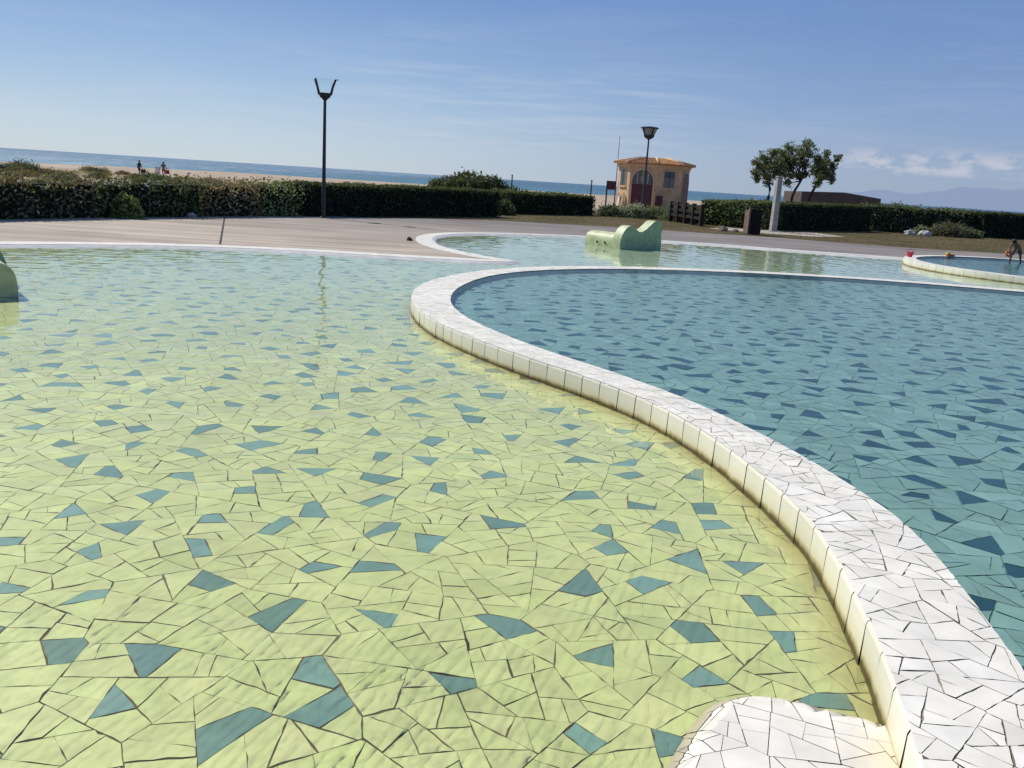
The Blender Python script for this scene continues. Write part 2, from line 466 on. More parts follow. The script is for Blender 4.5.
def inside(poly, x, y):
    c = False; n = len(poly); j = n - 1
    for i in range(n):
        yi = poly[i][1]; yj = poly[j][1]
        if (yi > y) != (yj > y) and x < (poly[j][0] - poly[i][0]) * (y - yi) / (yj - yi) + poly[i][0]:
            c = not c
        j = i
    return c

def inside_np(poly, X, Y):
    c = np.zeros(len(X), bool); n = len(poly); j = n - 1
    for i in range(n):
        xi, yi = poly[i]; xj, yj = poly[j]
        if yi != yj:
            m = ((yi > Y) != (yj > Y)) & (X < (xj - xi) * (Y - yi) / (yj - yi) + xi)
            c ^= m
        j = i
    return c

def sheet(outer, holes, extra=()):
    """triangulated flat region: returns 2-D verts and faces"""
    V = []; E = []
    for loop in [outer] + list(holes):
        b = len(V); n = len(loop)
        V += [Vector((p[0], p[1])) for p in loop]
        E += [(b + i, b + (i + 1) % n) for i in range(n)]
    V += [Vector(p) for p in extra]
    v, e, f, *_ = delaunay_2d_cdt(V, E, [], 0, 1e-4)
    cx = np.array([sum(v[i][0] for i in t) / 3 for t in f]); cy = np.array([sum(v[i][1] for i in t) / 3 for t in f])
    ok = inside_np([tuple(p) for p in outer], cx, cy)
    for h in holes: ok &= ~inside_np([tuple(p) for p in h], cx, cy)
    F = []
    for t, k in zip(f, ok):
        if k:
            a, b, c = [v[i] for i in t]
            if (b[0] - a[0]) * (c[1] - a[1]) - (b[1] - a[1]) * (c[0] - a[0]) < 0: t = tuple(reversed(t))
            F.append(tuple(t))
    return [(p[0], p[1]) for p in v], F

def flat(name, outer, holes, z, mat, extra=(), zf=None, kind='structure'):
    v, f = sheet(outer, holes, extra)
    me = mesh_data(name, [(x, y, zf(x, y) if zf else z) for x, y in v], f)
    o = link(name, me, mat)
    if kind: o['kind'] = kind
    return o

# --- broken-tile mosaic: jittered Voronoi cells cut by random chords into shards
def clip(P, nx, ny, d):
    out = []; n = len(P)
    for i in range(n):
        ax, ay = P[i]; bx, by = P[(i + 1) % n]
        da = ax * nx + ay * ny - d; db = bx * nx + by * ny - d
        if da <= 0: out.append((ax, ay))
        if (da < 0 < db) or (db < 0 < da):
            t = da / (da - db); out.append((ax + (bx - ax) * t, ay + (by - ay) * t))
    return out

def area(P):
    return 0.5 * sum(P[i][0] * P[(i + 1) % len(P)][1] - P[(i + 1) % len(P)][0] * P[i][1] for i in range(len(P)))

def centroid(P):
    return (sum(p[0] for p in P) / len(P), sum(p[1] for p in P) / len(P))

def inset(P, r, lo, hi):
    Q = P; n = len(P)
    for i in range(n):
        ax, ay = P[i]; bx, by = P[(i + 1) % n]
        L = math.hypot(bx - ax, by - ay)
        if L < 1e-6: continue
        nx, ny = (by - ay) / L, -(bx - ax) / L
        w = lo + (hi - lo) * r.random() ** 2.2
        if r.random() < 0.05: w += hi * 0.8
        Q = clip(Q, nx, ny, ax * nx + ay * ny - w)
        if len(Q) < 3: return None
    return Q

def shatter(P, r, amin, amax, out):
    A = area(P)
    if A < amin: out.append(P); return
    if A < r.uniform(amin * 1.3, amax): out.append(P); return
    # cut roughly across the longest extent
    c = centroid(P)
    sxx = sum((p[0] - c[0]) ** 2 for p in P); syy = sum((p[1] - c[1]) ** 2 for p in P); sxy = sum((p[0] - c[0]) * (p[1] - c[1]) for p in P)
    ang = 0.5 * math.atan2(2 * sxy, sxx - syy) + r.gauss(0, 0.30)
    nx, ny = math.cos(ang), math.sin(ang)
    k = math.sqrt(A) * 0.16
    d = c[0] * nx + c[1] * ny + r.uniform(-k, k)
    for Q in (clip(P, nx, ny, d), clip(P, -nx, -ny, -d)):
        if len(Q) >= 3 and area(Q) > amin * 0.12: shatter(Q, r, amin, amax, out)

def mosaic(x0, y0, x1, y1, cell, amin, amax, r, keep=None):
    nx = int((x1 - x0) / cell) + 3; ny = int((y1 - y0) / cell) + 3
    S = [[(x0 + (i - 1 + r.uniform(-.05, 1.05)) * cell, y0 + (j - 1 + r.uniform(-.05, 1.05)) * cell) for i in range(nx)] for j in range(ny)]
    out = []
    for j in range(ny):
        for i in range(nx):
            sx, sy = S[j][i]
            if keep and not keep(sx, sy): continue
            P = [(sx - 2 * cell, sy - 2 * cell), (sx + 2 * cell, sy - 2 * cell), (sx + 2 * cell, sy + 2 * cell), (sx - 2 * cell, sy + 2 * cell)]
            for dj in (-2, -1, 0, 1, 2):
                for di in (-2, -1, 0, 1, 2):
                    if (di or dj) and 0 <= i + di < nx and 0 <= j + dj < ny:
                        qx, qy = S[j + dj][i + di]
                        ax, ay = qx - sx, qy - sy
                        P = clip(P, ax, ay, (qx * qx + qy * qy - sx * sx - sy * sy) / 2)
                        if len(P) < 3: break
                if len(P) < 3: break
            if len(P) >= 3: shatter(P, r, amin, amax, out)
    return out

def rough_edges(P, r, amp=0.0022, step=0.045):
    out = []; n = len(P)
    c = centroid(P)
    P = [(p[0] + (c[0] - p[0]) * k, p[1] + (c[1] - p[1]) * k) for p, k in ((p, 0.09 * r.random() ** 6) for p in P)]
    for i in range(n):
        a, b = P[i], P[(i + 1) % n]; L = math.hypot(b[0] - a[0], b[1] - a[1])
        out.append(a)
        m = int(L / step)
        for q in range(1, m + 1):
            t = q / (m + 1); w = r.gauss(0, amp)
            ux, uy = (b[1] - a[1]) / L, -(b[0] - a[0]) / L
            w = min(w, 0.001)
            out.append((a[0] + (b[0] - a[0]) * t + ux * w, a[1] + (b[1] - a[1]) * t + uy * w))
    return out

def tri_up(P, z, V, F, zf=None):
    b = len(V)
    for p in P: V.append((p[0], p[1], zf(p[0], p[1]) if zf else z))
    F.append(tuple(range(b, b + len(P))))

# ------------------------------------------------------------------ outlines (metres; the viewer stands at the origin)
BLUE_IN = [(9.33, 16.47), (7.0, 16.99), (4.66, 16.93), (2.85, 16.48), (1.45, 15.81), (0.25, 14.73), (-0.44, 13.47), (-0.78, 11.86), (-0.80, 10.61),
           (-0.64, 9.67), (-0.37, 8.9), (0.01, 8.14), (0.38, 7.53), (0.8, 6.91), (1.18, 6.27), (1.44, 5.67), (1.62, 5.15), (1.75, 4.65),
           (1.82, 4.28), (1.86, 3.9), (1.83, 3.4), (1.77, 2.99), (1.71, 2.61), (1.62, 2.2), (1.5, 1.7), (1.38, 1.1), (1.35, .4), (1.65, -.6),
           (2.6, -1.6), (5, -2.2), (9, -1.2), (12, 1.6), (14.2, 6), (14.6, 10), (13.6, 13.4), (11.6, 15.4)]
OUT_NEAR = [(-0.76, 13.86), (-1.14, 12.9), (-1.31, 11.79), (-1.30, 10.84), (-1.17, 10.07), (-0.92, 9.15), (-0.58, 8.42), (-0.2, 7.75),
            (0.22, 7.17), (0.58, 6.65), (0.89, 6.16), (1.11, 5.66), (1.27, 5.0), (1.35, 4.4), (1.385, 4.0), (1.39, 3.5), (1.35, 3.08), (1.27, 2.68), (1.19, 2.41), (1.08, 2.06)]
blue_in = catmull(BLUE_IN, True, 0.09)
_nearo = catmull(OUT_NEAR, False, 0.05)
_w = []
for p in blue_in:
    if -1.0 < p.x < 1.9 and 2.4 < p.y < 12.9:
        _w.append(min((p - q).length for q in _nearo))
    else:
        _w.append(0.43)
_w = smooth1d(_w, 60)
_n = normals2d(blue_in, True)
# loop runs counter-clockwise or clockwise: make the normals point out of the blue basin
_sgn = 1.0 if not inside(blue_in, *(blue_in[100] + _n[100] * 0.1)) else -1.0
for _ in range(8):
    _n = [(_n[i - 1] + _n[i] * 2 + _n[(i + 1) % len(_n)]).normalized() for i in range(len(_n))]
blue_out = [p + n * (_sgn * w) for p, n, w in zip(blue_in, _n, _w)]

ROUND_C = (15.0, 23.26); ROUND_R = 4.68
POOL = [(-0.06, 17.62), (-0.6, 17.25), (-1.4, 17.12), (-2.29, 17.04), (-4.19, 16.95), (-5.79, 16.6), (-7.17, 15.9), (-8.67, 14.75), (-10.5, 12.6), (-11.8, 9.5), (-11.5, 5),
        (-9, .5), (-5, -3.2), (0, -4.6), (6, -5), (12, -3.4), (18, 1), (22, 8), (24, 15), (24.3, 20), (23, 24.2), (20, 26), (16, 26.3), (12.6, 26.4),
        (10.75, 26.8), (9.28, 26.97), (7.86, 27.26), (6.76, 27.6), (4.61, 27.75), (2.12, 27.6), (0.6, 27.0), (-0.4, 26.45), (-1.25, 25.8), (-1.85, 24.9),
        (-2.2, 23.7), (-2.2, 22.3), (-1.88, 20.6), (-1.25, 19.2), (-0.6, 18.3)]
pool = catmull(POOL, True, 0.3)

def ground_z(x, y):
    z = 0.0
    if y > 45: z = -0.5 * min((y - 45) / 55, 1)
    if y > 100:
        t = min(max((x + 130) / 25, 0), 1); t = t * t * (3 - 2 * t)
        coast = 215 + 125 * t + 12 * math.sin(x * 0.02)
        if y > 100: z = -0.5 - 1.5 * (y - 100) / max(coast - 100, 1)
        z = max(z, -6)
    if 45 < y < 260 and x < 25:
        z += 0.28 * noise.noise(Vector((x * 0.06, y * 0.06, 3.1))) * min((y - 45) / 20, 1)
    return z

# ------------------------------------------------------------------ SETTING
gx = []
for y in [-400, -120, -40, -15] + list(range(30, 110, 4)) + list(range(110, 400, 12)) + [480, 700]:
    xs = list(np.linspace(-90, 90, 46)) if 28 < y < 130 else list(np.linspace(-220, 220, 40))
    for x in xs + [-5000, -1500, -500, 500, 1500, 5000]:
        gx.append((float(x) + rng.uniform(-.3, .3), float(y) + rng.uniform(-.3, .3)))
flat('ground', [(-6000, -500), (6000, -500), (6000, 900), (-6000, 900)], [pool], 0, M['sand'], gx, ground_z)

PAVE = [(-40, -30), (45, -30), (45, 36.5), (30, 36), (19.5, 34.4), (16, 33.5), (11.7, 34.3), (9.5, 35.4), (8, 35.0), (4.6, 35.4), (1.5, 35.2), (-0.9, 34.6), (-3.2, 33.0), (-5.0, 31.3),
        (-7.1, 29.5), (-9, 25.9), (-10.6, 22.9), (-11.7, 20.2), (-14, 16), (-25, 8)]
pave_out = catmull(PAVE[2:19], False, 0.8) + [Vector(PAVE[19]), Vector((-40, -30)), Vector((45, -30))]
pave_out = [Vector((p.x + 0.05 * noise.noise(Vector((p.x, p.y, 0))), p.y + 0.16 * noise.noise(Vector((p.x * .7, p.y * .7, 5))))) for p in pave_out]
pool_edge_in = pool
_pn = normals2d(pool, True)
_ps = 1.0 if not inside(pool, *(pool[60] + _pn[60] * 0.1)) else -1.0
for _ in range(3):
    _pn = [(_pn[i - 1] + _pn[i] * 2 + _pn[(i + 1) % len(_pn)]).normalized() for i in range(len(_pn))]
pool_hole = [p + n * (_ps * 0.10) for p, n in zip(pool, _pn)]
flat('paving', pave_out, [pool_hole], 0.03, M['paving'], [(x + rng.random(), y + rng.random()) for x in range(-38, 44, 6) for y in range(-28, 36, 6)])
LAWN = [(-5.2, 30.7), (-0.9, 34.0), (4.6, 34.8), (8, 34.4), (11.7, 33.7), (16, 32.9), (19.5, 33.8), (45, 35.5), (60, 60), (30, 57), (20, 52.5), (11, 44), (8.4, 48), (4, 50), (-1, 46), (-1.4, 38.6), (-3.4, 35.6), (-5.6, 32)]
flat('lawn', LAWN, [], 0.018, M['lawn'])
flat('path', [(8.3, 40.2), (10.3, 38.6), (12.5, 38.4), (14.6, 40.6), (13.8, 43.4), (11.0, 41.6), (9.6, 42.6)], [], 0.024, mat_simple('pale_path', (0.42, 0.37, 0.31), 0.9, 0.3, 1.5, 0.2, obj=False))

# sea and far mountains
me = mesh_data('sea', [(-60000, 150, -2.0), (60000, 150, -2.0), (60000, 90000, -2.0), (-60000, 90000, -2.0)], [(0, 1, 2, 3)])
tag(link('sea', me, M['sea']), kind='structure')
def range_mesh(name, D, prof, mat, seed):
    V = []; F = []
    xs = np.linspace(prof[0][0], prof[-1][0], 260)
    hs = np.interp(xs, [p[0] for p in prof], [p[1] for p in prof])
    for i, (x, h) in enumerate(zip(xs, hs)):
        rel = min(1, i / 20)
        hh = h + rel * (22 * noise.noise(Vector((x * .0016, seed, 0))) + 10 * noise.noise(Vector((x * .006, seed, 2))) + 4 * noise.noise(Vector((x * .02, seed, 4))))
        V += [(x, D, -5), (x, D + 300, max(hh * 0.55, -4)), (x, D + 900, max(hh, -4)), (x, D + 2500, -5)]
    for i in range(len(xs) - 1):
        for k in range(3):
            F.append((i * 4 + k, (i + 1) * 4 + k, (i + 1) * 4 + k + 1, i * 4 + k + 1))
    tag(link(name, mesh_data(name, V, F, smooth=True), mat), kind='structure')
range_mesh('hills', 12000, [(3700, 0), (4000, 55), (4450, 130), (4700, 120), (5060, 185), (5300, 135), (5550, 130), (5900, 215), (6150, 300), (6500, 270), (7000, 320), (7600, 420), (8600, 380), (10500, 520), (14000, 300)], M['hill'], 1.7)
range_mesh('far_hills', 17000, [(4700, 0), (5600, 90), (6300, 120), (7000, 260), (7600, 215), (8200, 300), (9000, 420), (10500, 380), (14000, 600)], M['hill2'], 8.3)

# ------------------------------------------------------------------ pool floors and water
GRN = (0.78, 0.83, 0.345); TEAL = (0.25, 0.42, 0.325)
def dist_np(poly, X, Y):
    P = np.array([(p[0], p[1]) for p in poly]); d = np.full(len(X), 1e9)
    for px, py in P: d = np.minimum(d, (X - px) ** 2 + (Y - py) ** 2)
    return np.sqrt(d)

def floor_mosaic(name, polyfn, box, z, amin, amax, colfn, grout, base_poly, r, gl, gh, cell=0.62, stain_poly=None, limit=None):
    S = mosaic(*box, cell, amin, amax, r, polyfn)
    V = []; F = []; C = []
    for P in S:
        cx, cy = centroid(P)
        Q = inset(P, r, gl, gh)
        if not Q or area(Q) < 0.0006: continue
        if limit and not all(limit(px, py) for px, py in Q): continue
        aa = area(Q)
        Q = rough_edges(Q, r) if cy < 8 else [(p[0] + (cx - p[0]) * 0.08 * r.random() ** 4, p[1] + (cy - p[1]) * 0.08 * r.random() ** 4) for p in Q]
        tri_up(Q, z + r.uniform(-.0012, .0008), V, F)
        C.append(colfn(cx, cy, aa if 12.57 * aa / sum(math.hypot(Q[i][0] - Q[i - 1][0], Q[i][1] - Q[i - 1][1]) for i in range(len(Q))) ** 2 > 0.56 else 0.0))
    cnt = np.array([len(f) for f in F])
    CC = np.repeat(np.array(C), cnt, axis=0)
    if stain_poly is not None:
        A = np.array([(v[0], v[1]) for v in V])
        near = A[:, 1] < 14
        d = np.full(len(A), 9.0); d[near] = dist_np(stain_poly, A[near, 0], A[near, 1])
        k = np.clip(1 - d / 0.16, 0, 1)[:, None] * 0.75
        CC = CC * (1 - k) + np.array([(0.33, 0.235, 0.055)]) * k
    o = link(name, mesh_data(name, V, F, CC), M['tile'])
    tag(o, kind='structure')
    v, f = sheet(base_poly, [])
    b = link(name.replace('floor', 'bed'), mesh_data(name + '_bed', [(x, y, z - 0.004) for x, y in v], f), grout)
    tag(b, kind='structure')
    return o

rA = random.Random(21)
_last = {}
def col_green(x, y, a):
    key = (int(x / 0.175), int(y / 0.175))
    if a > 0.009 and a < 0.027 and rA.random() < 0.8 and not any((key[0] + i, key[1] + j) in _last for i in (-1, 0, 1) for j in (-1, 0, 1)):
        _last[key] = 1
        k = rA.uniform(0.8, 1.15)
        return (TEAL[0] * k, TEAL[1] * k, TEAL[2] * k * rA.uniform(.95, 1.08))
    k = rA.gauss(1.0, 0.04); h = rA.gauss(0, 0.012)
    k *= 1 + 0.10 * noise.noise(Vector((x * 0.5, y * 0.5, 1.0)))
    f = min(max((y - 6.5) / 12, 0), 1) * 0.7      # grazing-view water tint and reflection painted into the far tiles
    g = (GRN[0] * (1 - f) + 0.52 * f, GRN[1] * (1 - f) + 0.69 * f, GRN[2] * (1 - f) + 0.53 * f)
    return (max(.1, (g[0] + h) * k), g[1] * k, max(.05, (g[2] + h * 0.8) * k))
_bo = [(p.x, p.y) for p in blue_out[::2]]; _bi = [(p.x, p.y) for p in blue_in[::2]]; _po = [(p.x, p.y) for p in pool]
_bmid = [tuple(p.lerp(q, 0.85)) for p, q in zip(blue_in[::2], blue_out[::2])]
_rd = [(ROUND_C[0] + ROUND_R * math.cos(t), ROUND_C[1] + ROUND_R * math.sin(t)) for t in np.linspace(0, 2 * math.pi, 60, endpoint=False)]
_bshr = [((p.x * 0 + q.x), q.y) for p, q in zip(blue_out[::2], blue_in[::2])]
def keep_green(x, y):
    if abs(x) > 0.66 * y + 3.2: return False
    if inside(_bi, x, y): return False
    if (x - ROUND_C[0]) ** 2 + (y - ROUND_C[1]) ** 2 < (ROUND_R - 1) ** 2: return False
    return inside(_po, x, y) or any(inside(_po, x + a, y + b) for a, b in ((.6, 0), (-.6, 0), (0, .6), (0, -.6)))
floor_mosaic('pool_floor', keep_green, (-13, 0.7, 21, 28.2), -0.05, 0.0075, 0.034, col_green, M['grout'], _po, rA, 0.0005, 0.0020, 0.54, blue_out)
rB = random.Random(33)
_last2 = {}
def col_blue(x, y, a):
    key = (int(x / 0.165), int(y / 0.165))
    if a > 0.009 and rB.random() < 0.9 and not any((key[0] + i, key[1] + j) in _last2 for i in (-1, 0, 1) for j in (0, -1, 1)):
        _last2[key] = 1
        k = rB.uniform(0.75, 1.25)
        return (0.020 * k, 0.070 * k, 0.088 * k)
    k = rB.gauss(1.0, 0.07)
    return (0.235 * k, 0.37 * k, 0.315 * k * rB.uniform(.96, 1.05))
floor_mosaic('blue_pool_floor', lambda x, y: abs(x) < 0.66 * y + 3.2 and inside(_bo, x, y), (-1.6, 0.5, 15, 17.6), 0.085, 0.009, 0.042, col_blue, M['teal_grout'], _bo, rB, 0.0006, 0.003, 0.48, None, lambda x, y: inside(_bmid, x, y))

def glass_water(name, tint):
    n = NT(name)
    g = n.n('ShaderNodeBsdfGlass'); g.inputs['IOR'].default_value = 1.33; g.inputs['Roughness'].default_value = 0.0
    g.inputs[0].default_value = (*tint, 1)
    return n.done(g.outputs[0])
# the shallow pool's water is a real rippled surface: fan-shaped grid, finer near the viewer
wr_ = np.random.default_rng(17)
ys = [0.4]
while ys[-1] < 28.2: ys.append(ys[-1] + 0.0040 * (ys[-1] + 1.5))
ys = np.array(ys); us = np.linspace(-0.80, 0.80, 800)
Yg, Ug = np.meshgrid(ys, us, indexing='ij'); Xg = Ug * (Yg + 1.5)
Hg = np.zeros_like(Xg)
def waves(lam, amp, n, fade_to, spread=1.0, head=0.6):
    """sum of n sine trains around wavelength lam; dies out where the grid can no longer carry it"""
    out = np.zeros_like(Xg)
    for _ in range(n):
        L = lam * math.exp(wr_.normal(0, .28)); an = head + wr_.normal(0, spread); ph = wr_.uniform(0, 6.28)
        ph2 = wr_.uniform(0, 6.28); L2 = lam * wr_.uniform(4, 9)
        k = 2 * math.pi / L
        warp = 0.9 * np.sin(Xg * 2 * math.pi / L2 + Yg * 1.7 + ph2) + 0.7 * np.sin(Yg * 2 * math.pi / (L2 * .8) - Xg * 1.3 + ph)
        out += np.sin(k * (Xg * math.cos(an) + Yg * math.sin(an)) + ph + warp)
    out *= amp / math.sqrt(n)
    return out * np.clip((fade_to - Yg) / (fade_to * 0.4), 0, 1)
def patch(x, y, r): return np.clip(1 - np.hypot(Xg - x, Yg - y) / r, 0, 1)
fine_ = waves(0.060, 1.0, 14, 5.5, 4.0); finer_ = waves(0.038, 1.0, 14, 3.8, 4.0)
stir = 0.24 + 0.50 * patch(-.17, 2.25, .75) ** .8 + 0.75 * patch(-1.4, 2.9, .8) + 0.55 * patch(-.5, 2.8, .6) + 0.4 * patch(-2.0, 3.4, .9) + 0.25 * patch(-1.0, 2.3, .9) + .3 * patch(0.45, 3.3, .5)
Hg += 0.00026 * fine_ * stir + 0.00009 * finer_ * stir
d_ = np.hypot(Xg + .17, Yg - 2.2); Hg += 0.00012 * np.sin(d_ * 75 + 1.5 * np.sin(Xg * 7) + 1.2 * np.sin(Yg * 9)) * patch(-.17, 2.2, .8)
d_ = np.hypot(Xg + 1.45, Yg - 2.85); Hg += 0.00015 * np.sin(d_ * 80 + 1.5 * np.sin(Xg * 6 + 1) + 1.2 * np.sin(Yg * 8)) * patch(-1.45, 2.85, .8)
Hg += waves(0.14, 0.00042, 8, 20.0, 1.0) + waves(0.32, 0.0016, 8, 42.0, .9) + waves(0.75, 0.0014, 8, 60.0, .7)
nr, nc_ = Xg.shape
okc = inside_np([tuple(p) for p in pool], (Xg[:-1, :-1] + Xg[1:, 1:]).ravel() / 2, (Yg[:-1, :-1] + Yg[1:, 1:]).ravel() / 2)
ii = np.arange((nr - 1) * nc_).reshape(nr - 1, nc_)[:, :-1].ravel()[okc]
Fg = np.stack([ii, ii + 1, ii + nc_ + 1, ii + nc_], 1)
usedv = np.unique(Fg); remap = np.zeros(nr * nc_, np.int64); remap[usedv] = np.arange(len(usedv))
Vg = np.stack([Xg.ravel(), Yg.ravel(), Hg.ravel()], 1)[usedv]; Fg = remap[Fg]
wme = mesh_np('pool_water', Vg, Fg, np.ones((len(Fg), 3)))
wme.polygons.foreach_set('use_smooth', np.ones(len(wme.polygons), dtype=bool))
pw = link('pool_water', wme, glass_water('pool_water', (0.985, 0.995, 0.985))); tag(pw, kind='structure')
pw.cycles.is_caustics_caster = True
flat('blue_pool_water', [p + n * (_sgn * 0.03) for p, n in zip(blue_in, _n)], [], 0.15, mat_water('blue_pool_water', (0.92, 0.97, 0.955), 0.10, (), 0.48))

# ------------------------------------------------------------------ kerbs
def make_kerb(name, inner, outer, closed, z_top, z_bot, label, cat, amin, amax, seed, face=True, facelen=0.23, detail=lambda x, y: True, group=None, facing_bottom=-0.06, tint=(0.77, 0.73, 0.63)):
    r = random.Random(seed)
    n = len(inner)
    N = n if closed else n - 1
    # arc length on the centre line
    cl = [(a + b) / 2 for a, b in zip(inner, outer)]
    s = [0.0]
    for i in range(N): s.append(s[-1] + (cl[(i + 1) % n] - cl[i]).length)
    L = s[-1]; W = sum((a - b).length for a, b in zip(inner, outer)) / n
    sarr = np.array(s)
    def at(ss, t):
        ss = min(max(ss, 0.0), L - 1e-6)
        i = int(np.searchsorted(sarr, ss, side='right')) - 1
        i = min(max(i, 0), N - 1)
        k = (ss - s[i]) / max(s[i + 1] - s[i], 1e-9); j = (i + 1) % n
        a = inner[i].lerp(inner[j], k); b = outer[i].lerp(outer[j], k)
        return a.lerp(b, t)
    # core
    mb = MB(); V = []; F = []
    for i in range(n):
        a, b = inner[i], outer[i]; e = (b - a).normalized() * 0.006
        b2 = b - e if face else b
        ab = a if face else a + (a - b).normalized() * 0.22
        V += [(ab.x, ab.y, z_bot if face else -0.055), (a.x, a.y, z_top - 0.004), (b2.x, b2.y, z_top - 0.004), (b2.x, b2.y, z_bot)]
    for i in range(N):
        j = (i + 1) % n
        for k in range(3): F.append((i * 4 + k, i * 4 + k + 1, j * 4 + k + 1, j * 4 + k))
    mb.add(V, F)
    o = mb.build(name, [M['white_grout'], M['basin_wall'] if face else M['edge_core']])
    for fi, pg in enumerate(o.data.polygons):
        if abs(pg.normal.z) < 0.5 or not face: pg.material_index = 1
    tag(o, label, cat, group)
    # coping shards in strip coordinates
    def keep(x, y):
        if y < -0.5 or y > W + 0.5: return False
        p = at(x, 0.5); return detail(p.x, p.y)
    S = mosaic(-0.3, -0.2, L + 0.3, W + 0.2, 0.42 if W > 0.4 else 0.36, amin, amax, r, keep)
    V = []; F = []; C = []
    for P in S:
        for nx, ny, d in ((-1, 0, 0), (1, 0, L), (0, -1, 0.0), (0, 1, W)):
            P = clip(P, nx, ny, d)
            if len(P) < 3: break
        if len(P) < 3: continue
        Q = inset(P, r, 0.0004, 0.0022)
        if not Q or area(Q) < 0.0004: continue
        c0 = at(*(lambda c: (c[0], min(max(c[1] / W, 0), 1)))(centroid(Q)))
        if c0.y < 6: Q = [(x, min(max(y, 0.0), W)) for x, y in rough_edges(Q, r, 0.0016, 0.035)]
        b = len(V)
        dz = r.gauss(0, 0.0006)
        for (x, y) in Q:
            p = at(x, y / W); V.append((p.x, p.y, z_top + dz))
        f = tuple(range(b, b + len(Q)))
        # keep the faces looking up
        A3 = [V[i] for i in f]
        if area(A3) < 0: f = tuple(reversed(f))
        F.append(f)
        k = r.gauss(1.0, 0.035)
        C.append((tint[0] * k, tint[1] * k, tint[2] * k * r.uniform(.97, 1.02)))
    c = link('coping', mesh_data('coping', V, F, C), M['white_tile'], o)
    if face:
        V = []; F = []; C = []
        x = 0.0
        while x < L - 0.05:
            w = facelen * r.uniform(0.93, 1.07); x1 = min(x + w, L)
            p = at((x + x1) / 2, 1)
            if not detail(p.x, p.y): x = x1; continue
            g = 0.0035 * r.uniform(.6, 1.6); a = x + g; bb = x1 - g
            lean = r.gauss(0.0, 0.002)
            k = r.gauss(1, 0.04); cc = (0.72 * k, 0.69 * k, 0.575 * k)
            sub = 4; rows = [(facing_bottom, 0.008), (z_top * 0.5, 0.004), (z_top - 0.02, 0.003), (z_top - 0.006, -0.002), (z_top - 0.0015, -0.010)]
            b0 = len(V)
            for (z, off) in rows:
                for q in range(sub + 1):
                    ss = a + (bb - a) * q / sub
                    pi = at(ss, 0); po = at(ss, 1); e = (po - pi).normalized()
                    pp = po + e * (off + lean * (1 - z / z_top)); V.append((pp.x, pp.y, z))
            for j in range(len(rows) - 1):
                for q in range(sub):
                    i0 = b0 + j * (sub + 1) + q
                    F.append((i0, i0 + 1, i0 + sub + 2, i0 + sub + 1)); C.append(cc)
            x = x1
        me = mesh_data('facing', V, F, C)
        bm = bmesh.new(); bm.from_mesh(me); bmesh.ops.recalc_face_normals(bm, faces=bm.faces); bm.to_mesh(me); bm.free()
        link('facing', me, M['face'], o)
    return o
vis = lambda x, y: y > 0.6 and abs(x) < 0.66 * y + 3.5
make_kerb('pool_kerb', blue_in, blue_out, True, 0.16, -0.1, 'long curving white kerb of broken tiles wrapping around the blue pool', 'kerb', 0.0042, 0.021, 3, True, 0.23, vis)
# white edging strip of the big pool (visible far shore only)
i0 = min(range(len(pool)), key=lambda i: (pool[i] - Vector((16, 26.3))).length)
i1 = min(range(len(pool)), key=lambda i: (pool[i] - Vector((-11.8, 9.5))).length)
if i1 < i0: idx = list(range(i0, len(pool))) + list(range(0, i1 + 1))
else: idx = list(range(i0, i1 + 1))
ein = [pool[i] for i in idx]; 
def ew(p):
    if p.x < -1.5 and p.y > 18.5 and p.y < 26: return 0.42
    if p.y < 17.9: return 0.50
    return 0.42
eww = [ew(p) for p in ein]
eww = [sum(eww[max(0, i - 4):i + 5]) / len(eww[max(0, i - 4):i + 5]) for i in range(len(eww))]
eout = [pool[i] + _pn[i] * (_ps * w) for i, w in zip(idx, eww)]
make_kerb('pool_edging', ein, eout, False, 0.037, -0.05, 'thin flush white tiled edging along the far shore of the shallow green pool', 'edging', 0.006, 0.03, 9, False, detail=vis)
# raised round basin on the right
rin = [Vector((ROUND_C[0] + (ROUND_R - 0.32) * math.cos(t), ROUND_C[1] + (ROUND_R - 0.32) * math.sin(t))) for t in np.linspace(0, -2 * math.pi, 150, endpoint=False)]
rout = [Vector((ROUND_C[0] + ROUND_R * math.cos(t), ROUND_C[1] + ROUND_R * math.sin(t))) for t in np.linspace(0, -2 * math.pi, 150, endpoint=False)]
make_kerb('basin_kerb', rin, rout, True, 0.16, -0.1, 'raised white ring kerb of the small round basin with toys on it', 'kerb', 0.008, 0.04, 13, True, 0.3, vis)
rb = random.Random(77)
_last2.clear()
floor_mosaic('basin_floor', lambda x, y: abs(x) < 0.66 * y + 3.2 and (x - ROUND_C[0]) ** 2 + (y - ROUND_C[1]) ** 2 < ROUND_R ** 2, (9, 15, 22, 28), 0.07, 0.012, 0.05, col_blue, M['teal_grout'], [tuple(p) for p in rout], rb, 0.001, 0.004, 0.6, None, lambda x, y: (x - ROUND_C[0]) ** 2 + (y - ROUND_C[1]) ** 2 < (ROUND_R - .03) ** 2)
flat('basin_water', rin, [], 0.135, mat_water('basin_water', (0.80, 0.94, 0.97), 0.16, (), 0.75))

